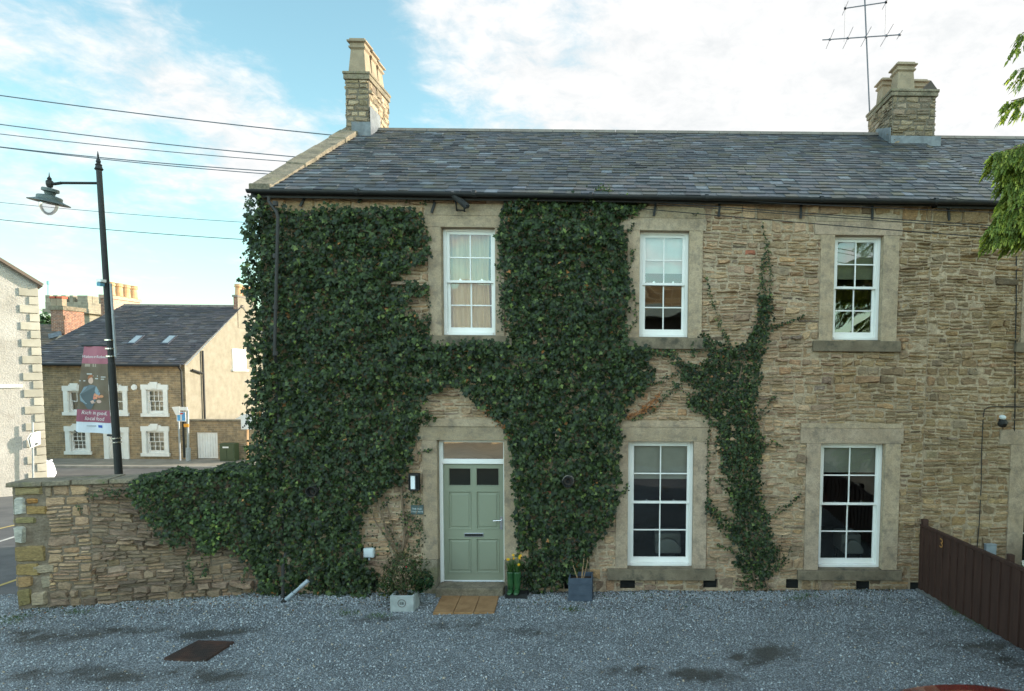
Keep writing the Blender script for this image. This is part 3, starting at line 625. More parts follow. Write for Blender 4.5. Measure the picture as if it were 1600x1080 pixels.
fg = MB(); fg.quad((lf[0], Y+.04, tz[3]), (lf[1], Y+.04, tz[3]), (lf[1], Y+.04, z1-.045), (lf[0], Y+.04, z1-.045)); M['glass_fan'] = glassmat('fanlight_glass', boost=9, base=.3); fg.build('fanlight_pane', M['glass_fan'], door)
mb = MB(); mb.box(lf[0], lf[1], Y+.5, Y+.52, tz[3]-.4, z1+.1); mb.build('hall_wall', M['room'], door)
lx = rect(651, 667, 818, 685.5, -.03); ashlar(house, 'door_lintel', lx[0], lx[1], z1+.001, lx[3], y1=.2, g=.82)
lx2 = rect(653, 655, 812, 666, -.03); ashlar(house, 'door_cornice', lx2[0], lx2[1], lx[3]+.003, lx2[3], y0=-.05, g=.95)
st = rect(686, 913, 790, 928, -.03)
jl = rect(661, 700, 682, 900, -.03); jr = rect(791, 700, 809, 900, -.03)
ashlar(house, 'door_jamb', jl[0], DOOR[0], st[3]+.42, z1-.001, g=.9); ashlar(house, 'door_jamb', DOOR[1], jr[1], st[3]+.42, z1-.001, g=.9)
ashlar(house, 'door_plinth', jl[0]-.03, DOOR[0]-.002, st[2], st[3]+.418, y0=-.06, g=.8, m='moss_stone'); ashlar(house, 'door_plinth', DOOR[1]+.002, jr[1]+.03, st[2], st[3]+.418, y0=-.06, g=.8, m='moss_stone')
ashlar(house, 'doorstep', st[0], st[1], st[2]-.15, st[3]-.002, y0=-.24, y1=.2, m='moss_stone', b=.02)
# ------------------------------------------------------------------ roof
def slates(par, name, P0, P1, P2, P3, rows, wid=(.15, .26), seed=1, m='slate', lift=.016, pal=None, grow=.75):
    """P0-P1 the eave left to right, P3-P2 the ridge; rows of slates with their own colours"""
    r = random.Random(seed); P0, P1, P2, P3 = map(Vector, (P0, P1, P2, P3)); mb = MB(); nrm = (P1-P0).cross(P3-P0).normalized()
    if nrm.z < 0: nrm = -nrm
    gs = [1-(1-grow)*i/rows for i in range(rows)]; T = sum(gs); cum = [0]
    for g in gs: cum.append(cum[-1]+g/T)
    pal = pal or [((.066, .073, .082), 4), ((.050, .057, .066), 4), ((.082, .076, .074), 2), ((.070, .066, .058), 3), ((.12, .135, .15), 1.3), ((.09, .085, .065), 1.3), ((.030, .033, .038), 1.4)]
    for i in range(rows):
        t0, t1 = cum[i], min(1, cum[i+1]+(cum[1])*.25)
        A, B = P0.lerp(P3, t0), P1.lerp(P2, t0); A2, B2 = P0.lerp(P3, t1), P1.lerp(P2, t1); Lw = (B-A).length; s = -r.uniform(0, .3)
        while s < Lw:
            w_ = r.uniform(*wid); a, b = max(0, s+.002)/Lw, min(Lw, s+w_-.002)/Lw; s += w_
            if b-a < .004: continue
            l = lift*r.uniform(.7, 1.5); l2 = l+r.uniform(-.004, .004); dn = (A-A2)*r.uniform(-.06, .06)*(1 if i else 0)
            p, q, u, v = A.lerp(B, a)+dn, A.lerp(B, b)+dn, A2.lerp(B2, b), A2.lerp(B2, a)
            mb.add([p+nrm*l, q+nrm*l2, u+nrm*.001, v+nrm*.001, p-nrm*.004, q-nrm*.004], [(0, 1, 2, 3), (4, 5, 1, 0), (0, 3, 4), (1, 5, 2)], stone_col(r, pal))
    return mb.build(name, M[m], par)
EX = -.20   # the slates overhang the wall
def roofside(par, a0, a1, seed, dz=0.0, rows=28):
    def e(x): return Vector((x, EX, eave_z(x)+.03))
    def rr(x): return Vector((x, RY, ridge_z(x)+dz))
    o = slates(par, 'roof', e(a0), e(a1), rr(a1), rr(a0), rows, seed=seed)
    u = MB(); u.quad(e(a0)-Vector((0, 0, .03)), e(a1)-Vector((0, 0, .03)), rr(a1)-Vector((0, 0, .03)), rr(a0)-Vector((0, 0, .03)))
    b0, b1 = Vector((a0, 2*RY+.2, eave_z(a0)-.1)), Vector((a1, 2*RY+.2, eave_z(a1)-.1)); u.quad(rr(a0), rr(a1), b1, b0)
    u.build('roof_underside', M['slate'], o)
    rd = MB(); x = a0
    while x < a1-.05:
        x2 = min(x+.45, a1); za, zb = rr(x).z, rr(x2).z
        rd.hexa([(x+.004, RY-.13, za-.05), (x2-.004, RY-.13, zb-.05), (x2-.004, RY+.13, zb-.05), (x+.004, RY+.13, za-.05)], [(x+.004, RY-.05, za+.035), (x2-.004, RY-.05, zb+.035), (x2-.004, RY+.05, zb+.035), (x+.004, RY+.05, za+.035)], (.62, .55, .45)); x = x2
    rd.build('ridge_tiles', M['ashlar_dark'], o)
    return o
M['ashlar_dark'] = mat('dark_ridge_stone', (.16, .13, .11), (.22, .19, .16), .9, 4, bump=.4, bscale=40)
CHX = at(1455, 215, RY).x
xg = at(470, 295, EX).x
XR = at(1425, 212, RY).x
roofside(house, X0+.24, XR, 5); roofside(nbr, XR+.002, X1+.15, 9, dz=-.055)
# coping of the left gable: broad stones stepping up the verge
cp = MB(); n = 7; rr_ = random.Random(4)
ea, ra = Vector((X0-.05, -.16, eave_z(X0)+.10)), Vector((X0-.06, RY, ridge_z(X0)+.12))
for i in range(n):
    a, b2 = ea.lerp(ra, i/n+.0012), ea.lerp(ra, (i+1)/n-.0012); q = .34+rr_.uniform(-.01, .01); hz_ = rr_.uniform(-.012, .012)
    up = Vector((0, 0, .0)); g = rr_.uniform(.85, 1.15)
    cp.hexa([a+Vector((0, 0, -.13)), a+Vector((q, 0, -.13)), b2+Vector((q, 0, -.13)), b2+Vector((0, 0, -.13))], [a+Vector((0, 0, .02+hz_)), a+Vector((q, 0, .0+hz_)), b2+Vector((q, 0, .0+hz_)), b2+Vector((0, 0, .02+hz_))], (g, g, g))
cpo = cp.build('gable_coping', M['moss_stone'], house, bevel=.012)
kn = MB(); kn.box(X0-.06, X0+.28, -.18, -.02, eave_z(X0)-.02, eave_z(X0)+.13); kn.build('kneeler_stone', M['moss_stone'], house, bevel=.02)
# gutter with brackets
def gutter(par, a0, a1, seg=24):
    mb = MB(); n = 8; pts = [(-.052*math.cos(math.pi*k/n), -.052*math.sin(math.pi*k/n)) for k in range(n+1)]; xs_ = [a0+(a1-a0)*i/seg for i in range(seg+1)]; vs = []; fs = []
    for x in xs_:
        z = eave_z(x)+.005; vs += [(x, -.245+p, z+q) for p, q in pts]+[(x, -.245+p*.88, z+q*.88+.004) for p, q in pts[::-1]]
    k = 2*(n+1)
    for i in range(seg):
        for j in range(k): fs.append((i*k+j, i*k+(j+1) % k, (i+1)*k+(j+1) % k, (i+1)*k+j))
    fs += [tuple(range(k)), tuple(range(seg*k, seg*k+k))]; mb.add(vs, fs)
    mb.box(a0+.01, a1-.01, -.165, -.15, min(eave_z(a0), eave_z(a1))-.06, min(eave_z(a0), eave_z(a1))-.0)
    x = a0+1.7
    while x < a1: mb.lathe([(.057, -.025), (.057, .025)], (x, -.245, eave_z(x)-.0), 12, (1, 0, 0)); x += 1.83
    return mb.build('gutter', M['black_iron'], par, smooth=False)
gt = gutter(house, X0-.04, XP); gn = gutter(nbr, XP+.002, X1)
def bracket(par, u, v0, v1):
    a = at(u, v0, -.10); b2 = at(u+.5, v1, -.035); mb = MB()
    mb.bar((a.x, -.20, a.z+.02), (a.x, -.05, a.z-.01), .04, .022); mb.bar((a.x, -.05, a.z), (a.x+.004, -.04, (a.z+b2.z)/2), .036, .022, (0, 1, 0)); mb.bar((a.x+.004, -.04, (a.z+b2.z)/2), (b2.x-.03, -.05, b2.z-.05), .036, .022, (0, 1, 0))
    mb.build('gutter_bracket', M['black_iron'], par)
for u, v0, v1 in ((472, 302, 318), (562, 303, 312), (677, 305, 328), (787, 306, 330), (1024, 309, 333), (1125, 311, 334), (1253, 313, 337), (1365, 314, 338)): bracket(gt, u, v0, v1)
bracket(gn, 1485, 316, 340)
# ------------------------------------------------------------------ chimneys
def stack(par, name, x0, x1, y0, y1, z0, z1, seed, capz=.16, row=(.10, .13), ln=(.2, .38), over=.05, gain=1.0, m='stone', thin=0.0):
    mb = MB(); mb.box(x0, x1, y0, y1, z0, z1-capz); o = mb.build(name, M['mortar_dark'], par)
    sb = MB(); cf = lambda r, a, b: stone_col(r, CPAL, gain)
    for mp, a0, a1 in ((lambda s, t, d: (s, y0-d, t), x0, x1), (lambda s, t, d: (x1+d, s, t), y0, y1), (lambda s, t, d: (x0-d, s, t), y0, y1), (lambda s, t, d: (s, y1+d, t), x0, x1)):
        rubble(sb, mp, a0, a1, z0, z1-capz, [], seed, row=row, ln=ln, d=(.008, .026), gap=.012, colf=cf, thin=thin, warp=.006); seed += 1
    sb.build('stonework', M[m], o)
    cb = MB(); cb.box(x0-over*.7, x1+over*.7, y0-over*.7, y1+over*.7, z1-capz+.001, z1-.055); cb.box(x0-over, x1+over, y0-over, y1+over, z1-.054, z1)
    cb.build('chimney_cap', M['moss_stone'], o, bevel=.012); return o
def square_pot(par, cx, cy, z, h, wb, wt, m='pot'):
    mb = MB(); q = lambda w_, zz_: [(cx-w_/2, cy-w_/2, zz_), (cx+w_/2, cy-w_/2, zz_), (cx+w_/2, cy+w_/2, zz_), (cx-w_/2, cy+w_/2, zz_)]
    L_ = [(wb, 0), (wt, h*.68), (wt+.07, h*.73), (wt+.07, h*.77), (wt+.02, h*.79), (wt+.03, h*.86), (wt+.12, h*.89), (wt+.12, h*.93), (wt+.05, h*.95), (wt+.03, h), (wt-.08, h), (wt-.10, h*.8)]
    for (a, za), (b2, zb) in zip(L_, L_[1:]): 
        A, B = q(a, z+za), q(b2, z+zb); mb.add(A+B, [(i, (i+1) % 4, 4+(i+1) % 4, 4+i) for i in range(4)])
    mb.add(q(wt-.10, z+h*.8), [(0, 1, 2, 3)]); return mb.build('chimney_pot', M[m], par, bevel=.008)
CY0 = 3.35
a, b2 = at(541, 190, CY0), at(577, 190, CY0); ctop = at(555, 111, CY0-.04).z
sk = stack(house, 'chimney', a.x, b2.x, CY0, CY0+1.15, 8.0, ctop, 70, over=.05, gain=1.25)
for yy, hh in ((CY0+.20, .70), (CY0+.58, .66), (CY0+.95, .60)): square_pot(sk, (a.x+b2.x)/2-.005, yy, ctop, hh, .36, .28)
fl = MB(); fl.box(a.x+.12, b2.x+.04, CY0-.035, CY0-.028, 8.25, 8.62); fl.box(b2.x+.028, b2.x+.034, CY0-.03, CY0+.55, 8.3, 8.95); fl.build('chimney_flashing', M['lead'], sk)
CY1 = 3.15
a, b2 = at(1394, 180, CY1), at(1461, 180, CY1); ct = at(1425, 139, CY1-.04).z
sk2 = stack(house, 'chimney', a.x, b2.x, CY1, CY1+1.35, 7.9, ct, 90, capz=.14, gain=.85, over=.06, row=(.09, .13), ln=(.15, .34), thin=.3)
for u, v0, yy, wb in ((1410, 100, CY1+.30, .38), (1386, 0, CY1+.95, .36), (1432, 0, CY1+1.0, .36)):
    px_ = at(u, 135, yy).x; square_pot(sk2, px_, yy, ct, .62 if v0 else .58, wb, wb-.05)
p = at(1446, 139, CY1+.35); mb = MB(); mb.add([(p.x-.19, CY1+.1, ct), (p.x+.19, CY1+.1, ct), (p.x+.19, CY1+.62, ct), (p.x-.19, CY1+.62, ct), (p.x, CY1+.1, ct+.24), (p.x, CY1+.62, ct+.24)], [(0, 1, 4), (2, 3, 5), (0, 4, 5, 3), (1, 2, 5, 4), (0, 1, 2, 3)])
mb.build('ridge_cowl', plain('dark_clay_cowl', (.07, .055, .045), .9), sk2)
fl = MB(); rz_ = ridge_z(a.x); fl.box(a.x-.03, b2.x+.12, CY1-.05, CY1-.03, 7.95, 8.43)
fl.add([(a.x-.05, CY1-.03, 8.25), (a.x-.05, CY1+.75, rz_-.05), (a.x-.05, CY1+.75, rz_+.14), (a.x-.05, CY1-.03, 8.60), (a.x-.03, CY1-.03, 8.25), (a.x-.03, CY1+.75, rz_-.05), (a.x-.03, CY1+.75, rz_+.14), (a.x-.03, CY1-.03, 8.60)], [(0, 1, 2, 3), (4, 5, 6, 7), (0, 3, 7, 4), (3, 2, 6, 7)])
fl.build('chimney_flashing', M['lead'], sk2)
# aerial on the right chimney
AY = CY1+1.42
m0, m1 = at(1361, 203, AY), at(1351, -6, AY); ant = thing('television_aerial', 'tall thin metal aerial mast with two crossbars clamped to the right chimney', 'aerial', m0)
mb = MB(); mb.tube([m0-Vector((0, 0, .2)), m1], .018, 8); M['aerial'] = plain('dull_aerial_metal', (.10, .10, .12), .5); mb.build('mast', M['aerial'], ant)
mb = MB(); q = at(1374, 180, AY); c = at(1359.5, 181, AY); mb.bar(c, (q.x+.15, AY-.05, c.z), .03, .03); mb.tube([c+Vector((0, 0, -.04)), c+Vector((0, 0, .04))], .035, 8); mb.build('mast_clamp', M['grey_paint'], ant)
def boom(u0, v0, u1, v1, els, yo=.0):
    mb = MB(); A, B = at(u0, v0, AY), at(u1, v1, AY); A.y += .25; B.y -= .25; mb.tube([A, B], .014, 6)
    for f, hv, l in els:
        p = A.lerp(B, f)
        if hv == 'v': mb.tube([p-Vector((0, 0, l)), p+Vector((0, 0, l*.12))], .005, 5)
        else: mb.tube([p-Vector((.1*l, l, 0)), p+Vector((.1*l, l, 0))], .006, 5)
        mb.lathe([(.028, -.02), (.028, .02)], p, 8)
    mb.build('crossbar', M['aerial'], ant)
boom(1325, 4, 1379, 13, [(.02, 'v', .75), (.98, 'v', .75), (.02, 'h', .3), (.98, 'h', .3)]); boom(1290, 54, 1401, 63, [(.1, 'h', .45), (.33, 'h', .5), (.56, 'h', .45), (.82, 'h', .5), (.98, 'h', .2)])
# ------------------------------------------------------------------ downpipes, flues, small fittings on the wall
mb = MB(); e0 = at(424, 305, -.245); zt = e0.z; xb = at(430, 330, -.30).x
mb.tube([(e0.x-.04, -.245, zt-.02), (e0.x-.04, -.245, zt-.10), (xb-.02, -.27, zt-.22), (xb+.02, -.30, zt-.27), (xb+.04, -.30, zt-.36), (at(429, 550, -.3).x, -.30, at(430, 550, -.3).z), (at(430, 575, -.1).x, -.05, at(430, 575, -.1).z), (at(437, 760, -.08).x, -.045, 1.2), (at(440, 850, -.2).x, -.06, .5), (at(441, 880, -.26).x, -.24, .3), (at(441, 930, -.26).x, -.24, gz(-5.4)+.0)], .025, 10)
for v in (318, 400, 480, 552):
    q = at(430, v, -.30); mb.lathe([(.040, -.035), (.040, .035)], (q.x+.0, -.29, q.z), 12)
mb.build('downpipe', plain('weathered_downpipe', (.03, .028, .026), .75), house, smooth=False)
def flue(u, v, r_, lab):
    p = at(u, v, -.28); mb = MB(); mb.lathe([(r_, 0), (r_, .32), (r_*.86, .32), (r_*.80, .05)], (p.x, .0, p.z), 20, (0, -1, 0))
    mb.lathe([(r_*.35, 0), (r_*.35, .26)], (p.x, 0, p.z), 12, (0, -1, 0)); mb.build('flue_pipe', M['dark'], house)
    m2 = MB(); m2.lathe([(r_*1.12, 0), (r_*1.12, .20), (r_*1.0, .205)], (p.x, 0, p.z), 20, (0, -1, 0)); m2.build('flue_collar', M['ashlar_dark'], house)
flue(487, 768, .085, 1); flue(887, 753, .085, 0)
fl_ = thing('floodlight', 'tilted black floodlight under the gutter above the curtained window', 'floodlight', at(719, 330, -.05))
p = at(718, 313, -.22)
mb = MB(); ax = Vector((.58, 0, -.52)).normalized(); up = Vector((.52, -.5, .58)).normalized()
mb.bar(p-ax*.19, p+ax*.17, .11, .05, up); mb.build('lamp_housing', M['black_iron'], fl_, bevel=.008)
mb = MB(); mb.bar(p-ax*.17+up*.032, p+ax*.15+up*.032, .09, .012, up); mb.build('lamp_glass', plain('dark_lens', (.05, .05, .05), .12), fl_)
mb = MB(); q0, q1 = at(714, 330, -.04), at(726, 331, -.04)
for q in (q0, q1): mb.bar((q.x, -.04, q.z), (q.x+.012, -.20, q.z+.17), .022, .008)
mb.bar((q0.x, -.045, q0.z+.02), (q1.x, -.045, q1.z+.02), .02, .012); mb.build('mounting_bracket', M['black_iron'], fl_)
wl = thing('wall_lantern', 'black wall light with pale upright tube beside the door above the slate plaque', 'wall light', at(646, 766, -.03))
x0, x1, z0, z1 = rect(638.5, 740.5, 654, 766.5, -.12)
mb = MB(); mb.box(x0, x1, -.04, -.03, z0, z1); mb.box(x0, x1, -.13, -.04, z1-.03, z1); mb.box(x0, x1, -.13, -.04, z0, z0+.02); mb.box(x0, x0+.012, -.13, -.04, z0+.02, z1-.03); mb.box(x1-.045, x1-.03, -.13, -.04, z0+.02, z1-.03); mb.box(x1-.012, x1, -.13, -.04, z0+.02, z1-.03)
mb.build('lantern_frame', M['black_iron'], wl)
mb = MB(); mb.box(x0+.03, x0+.10, -.115, -.05, z0+.021, z1-.031); mb.build('diffuser', plain('opal_diffuser', (.72, .75, .76), .4), wl)
pq = thing('name_plaque', 'dark green slate name plaque with small pale lettering left of the door', 'plaque', at(651, 803, -.03))
x0, x1, z0, z1 = rect(642, 789.5, 661.5, 804, -.05); mb = MB(); mb.box(x0, x1, -.055, -.03, z0, z1); mb.build('plaque_plate', plain('green_slate', (.055, .085, .085), .5), pq, bevel=.003)
M['pale_letter'] = plain('pale_lettering', (.62, .66, .66), .6)
cxp = (x0+x1)/2; lettering('THE OLD', .038, lambda a, b: (cxp+a, -.058, z0+.082+b), 'lettering', M['pale_letter'], pq); lettering('COACH HOUSE', .030, lambda a, b: (cxp+a*.92, -.058, z0+.038+b), 'lettering', M['pale_letter'], pq)
jb = thing('junction_box', 'small white plastic junction box on the wall among thin ivy left of the trough', 'junction box', at(577, 870, -.03))
x0, x1, z0, z1 = rect(568, 857, 584, 871.5, -.09); mb = MB(); mb.box(x0, x1, -.10, -.02, z0, z1); mb.build('box_body', plain('white_plastic', (.52, .57, .57), .5), jb, bevel=.008); mb = MB(); mb.box(x0+.01, x1-.01, -.112, -.101, z0+.015, z1-.012); mb.tube([(x0+.08, -.06, z0), (x0+.08, -.06, z0-.05)], .016, 8); mb.build('box_lid', plain('white_plastic_lid', (.56, .60, .60), .5), jb, bevel=.004)
sl_ = thing('security_light', 'small round black and white security lamp above the neighbouring lower window', 'security light', at(1567, 657, -.03))
p = at(1567, 657, -.12); mb = MB(); mb.lathe([(.03, 0), (.075, .02), (.08, .05), (.05, .09)], (p.x, p.y+.03, p.z-.02), 16, (0, -.7, -.7)); mb.bar((p.x, -.02, p.z), (p.x, -.12, p.z), .03, .03); mb.build('lamp_body', M['black_iron'], sl_)
mb = MB(); mb.lathe([(.05, 0), (.055, .03), (.03, .05)], (p.x-.01, p.y+.0, p.z+.035), 14, (0, -.3, 1)); mb.build('sensor_dome', plain('pale_sensor', (.6, .62, .62), .3), sl_)
mbx = thing('meter_box', 'pale grey meter box on the wall behind the timber fence', 'meter box', at(1549, 860, -.03)); x0, x1, z0, z1 = rect(1541, 852, 1557, 880, -.1); mb = MB(); mb.box(x0, x1, -.10, -.02, z0, z1); mb.build('box_body', M['grey_plastic'], mbx, bevel=.008); mb = MB(); mb.box(x0-.006, x1+.006, -.108, -.0, z1, z1+.012); mb.build('box_lid', M['grey_plastic'], mbx)
# cables clipped to the neighbouring wall
def cable(name, pts, r_, m, label, cat='cable', y=-.03, group=None):
    mb = MB(); mb.tube([at(u, v, y) for u, v in pts], r_, 5); return tag(mb.build(name, M[m], None), label, cat, group)
cable('wall_cable', [(1588, 400), (1588, 470), (1586, 560), (1586, 640), (1585, 674)], .010, 'black_iron', 'black cable running straight down the wall between the two properties on the right')
cable('wall_cable', [(1600, 636), (1560, 635.5), (1545, 636), (1538, 640), (1536, 655), (1534, 700), (1533, 760), (1530, 820), (1526, 862)], .008, 'black_iron', 'thin looping cable that turns down the wall left of the security lamp')
dp = thing('grey_hose', 'short length of pale grey ribbed pipe slanting out of the ivy at the wall foot', 'pipe', at(443, 942, -.35))
mb = MB(); A, B = at(441, 942, -.42), at(483, 906, -.30)
mb.tube([A+(B-A)*f for f in (0, .12)], .036, 10); mb.build('pipe_elbow', M['dark'], dp)
mb = MB(); mb.tube([A+(B-A)*.13, A+(B-A)*.42, A+(B-A)*.425], [.032, .032, .026], 12); mb.tube([A+(B-A)*.44, A+(B-A)*.66], .027, 12); mb.tube([A+(B-A)*.67, A+(B-A)*.97], [.033, .033], 12); mb.build('pipe_length', M['grey_plastic'], dp)
# ------------------------------------------------------------------ garden wall
GA = Vector((X0-.02, .05, 0)); gl_ = on_plane(24, 850, (0, -.66, 0), (0, 1, 0)); GB = Vector((gl_.x, -.66, 0)); GD = (GB-GA); GL = GD.length; GD.normalize(); GN = Vector((GD.y, -GD.x, 0))
if GN.y > 0: GN = -GN
gwall = thing('garden_wall', 'ivy-draped rubble stone boundary wall with flat coping and block pier at its left end', 'wall', (GA+GB)/2)
def gw(s, t, d): p = GA+GD*s+GN*d; return (p.x, p.y, t)
def gtop(s): f = s/GL; return on_plane(390+(24-390)*f, 748+(761-748)*f, GA, GN).z
T0, T1 = gtop(0), gtop(GL)
GZ0 = -.6
mb = MB()
for d_ in (0, -.45): mb.quad(gw(0, GZ0, d_), gw(GL, GZ0-.6, d_), gw(GL, T1, d_), gw(0, T0, d_))
mb.quad(gw(GL, GZ0-.6, 0), gw(GL, GZ0-.6, -.45), gw(GL, T1, -.45), gw(GL, T1, 0)); gwo = mb.build('wall_core', M['mortar_earth'], gwall)
sb = MB(); PALW = [((.25, .187, .13), 4), ((.215, .165, .122), 4), ((.18, .14, .105), 3), ((.23, .16, .11), 2), ((.14, .11, .085), 2), ((.28, .22, .165), 1.2), ((.27, .13, .08), .08)]
def gtm(s, t, d): return gw(s, GZ0+(t-GZ0)*((T0+(T1-T0)*s/GL)-GZ0)/(T0-GZ0), d)
pier = GL-.42
rubble(sb, gtm, 0, pier-.0, GZ0, -.0, [], 31, row=(.12, .2), ln=(.14, .4), d=(.02, .06), colf=lambda r, a, b: stone_col(r, PALW), thin=.5)
rubble(sb, gtm, 0, pier-.6, -.0, T0, [], 32, row=(.10, .16), ln=(.13, .42), d=(.010, .055), gap=.006, colf=lambda r, a, b: stone_col(r, PALW), thin=.85, warp=.04)
rubble(sb, gtm, pier-.595, pier, .0, T0, [], 33, row=(.10, .18), ln=(.2, .45), d=(.015, .03), gap=.018, colf=lambda r, a, b: stone_col(r, gain=1.05), thin=.6)
sb.build('rubble_stonework', M['stone'], gwo)
# the pier: big squared blocks, two of them pale
pb = MB(); blocks = [(-.45, -.02, .0, .33, (.27, .20, .09)), (.0, .29, 0, .30, (.25, .195, .12)), (.31, .52, .03, .42, (.22, .20, .11)), (.54, .0, 0, 0, None)]
rB = random.Random(2)
px_blocks = [(920, 948, 27, 48, (.20, .17, .08)), (900, 920, 26, 50, (.30, .20, .10)), (880, 902, 24.5, 61, (.28, .21, .09)), (881-0, 881, 0, 0, None), (852, 880, 23.5, 70, (.235, .18, .085)),
             (822, 850, 22.5, 39, (.40, .42, .40)), (807.5, 820, 21.5, 55, (.22, .20, .10)), (777, 806, 21, 38, (.42, .44, .43)), (790, 806, 39, 73, (.27, .19, .08)), (778, 789, 39, 59, (.36, .20, .07)), (760, 776, 21, 65, (.26, .22, .12)),
             (924, 948, 50, 73, (.33, .28, .21)), (900, 921, 63, 80, (.30, .27, .21)), (881, 898, 51, 86, (.30, .26, .20)), (901, 913, 74, 76, None)]
for v0, v1, u0, u1, c in px_blocks:
    if c is None: continue
    A, B = on_plane(u0, v1, GB+GN*.03, GN), on_plane(u1, v0, GB+GN*.03, GN); s0, s1 = (Vector((B.x, B.y, 0))-GA).dot(GD), (Vector((A.x, A.y, 0))-GA).dot(GD)
    one_stone(pb, gw, max(s0, .0)+.006, min(s1, GL)-.004, A.z+.006, B.z-.006, .035, c, rB, rough=.5)
    if u0 < 30:      # the return of the block on the end face
        e = lambda s, t, d: (lambda q: (q.x, q.y, t))(GA+GD*(GL+d)-GN*s)
        one_stone(pb, e, .0, .40, A.z+.006, B.z-.006, .02, c, rB, rough=.4)
pb.build('pier_stonework', M['stone'], gwo)
cpb = MB(); s = -.0; rC = random.Random(8)
while s < GL:
    w_ = rC.uniform(.35, .62); e = min(s+w_, GL+.06); h = rC.uniform(.055, .085); g = rC.uniform(.8, 1.1); o_ = rC.uniform(.04, .07); t0, t1 = T0+(T1-T0)*s/GL, T0+(T1-T0)*e/GL; j = [rC.uniform(-.008, .008) for _ in range(4)]
    cpb.hexa([gw(s+.004, t0+.003, o_), gw(e-.004, t1+.003, o_), gw(e-.004, t1+.003, -.5), gw(s+.004, t0+.003, -.5)], [gw(s+.006, t0+h+j[0], o_-.01), gw(e-.006, t1+h+j[1], o_-.01), gw(e-.006, t1+h+j[2], -.49), gw(s+.006, t0+h+j[3], -.49)], (g, g, g)); s = e
    if e >= GL: break
cpb.build('coping_stones', M['moss_stone'], gwall, bevel=.012)
# ------------------------------------------------------------------ ivy
LEAF = np.array([(0, .06), (.34, .24), (.33, -.02), (.60, -.16), (.26, -.42), (0, -.92), (-.26, -.42), (-.60, -.16), (-.33, -.02), (-.34, .24)])
def leaf_mesh(name, par, P, Nn, size, roll, col, m='ivy', shape=LEAF, fold=.12, smooth=False, down=None):
    n = len(P); k = len(shape); Nn = Nn/np.linalg.norm(Nn, axis=1, keepdims=True)
    dn = np.zeros((n, 3)); dn[:, 2] = 1 
    if down is not None: dn = -down
    up = dn-Nn*np.sum(dn*Nn, 1, keepdims=True); up /= np.linalg.norm(up, axis=1, keepdims=True)+1e-9
    sd = np.cross(up, Nn); c, s = np.cos(roll)[:, None], np.sin(roll)[:, None]; U = up*c+sd*s; Sd = np.cross(U, Nn)
    pts = np.vstack([shape, [(0, -.18)]]); zz_ = np.r_[np.full(k, 0.0), .0]; zz_[:] = -np.abs(pts[:, 0])*fold*2; zz_[5 if k == 10 else k//2] -= .14
    V = P[:, None, :]+size[:, None, None]*(pts[None, :, 0, None]*Sd[:, None, :]+pts[None, :, 1, None]*U[:, None, :]+zz_[None, :, None]*Nn[:, None, :])
    fc = np.array([(i, (i+1) % k, k) for i in range(k)]); Fc = (fc[None]+(k+1)*np.arange(n)[:, None, None]).reshape(-1, 3)
    return mesh_np(name, V.reshape(-1, 3), Fc, M[m], par, col=np.repeat(col, k+1, 0))
def inpoly(P, poly):
    x, y = P[:, 0], P[:, 1]; ins = np.zeros(len(P), bool); n = len(poly)
    for i in range(n):
        x1, y1 = poly[i]; x2, y2 = poly[(i+1) % n]
        if y1 == y2: continue
        c = ((y1 > y) != (y2 > y)) & (x < (x2-x1)*(y-y1)/(y2-y1)+x1); ins ^= c
    return ins
Rm = np.array(Rw); CAMn = np.array(CAM)
def at_np(UV, y=None, p=None, nrm=None):
    d = np.c_[(UV[:, 0]-PX)/F, -(UV[:, 1]-PY)/F, -np.ones(len(UV))] @ Rm.T
    if p is None: p = np.array((0, y, 0.)); nrm = np.array((0, 1., 0))
    t = ((np.array(p)-CAMn) @ np.array(nrm))/(d @ np.array(nrm)); return CAMn+d*t[:, None]
def ivy_cols(r, n, kind=0, warm=.004):
    b = np.array([(.022, .038, .011), (.033, .054, .015), (.012, .021, .008), (.050, .074, .022), (.10, .125, .035)]); pr = [.34, .27, .27, .09, .03]
    c = b[r.choice(5, n, p=pr)]*(.7+.7*r.rand(n, 1)); q = r.rand(n)
    c[q < .03] = np.array((.12, .16, .035))*(.7+.6*r.rand((q < .03).sum(), 1)); c[q > 1-warm] = np.array((.30, .13, .04))*(.6+.7*r.rand((q > 1-warm).sum(), 1)); return c
def vnoise(P, s, seed=0): return np.array([mnoise.noise(Vector((a*s+seed, b*s, c*s))) for a, b, c in P])
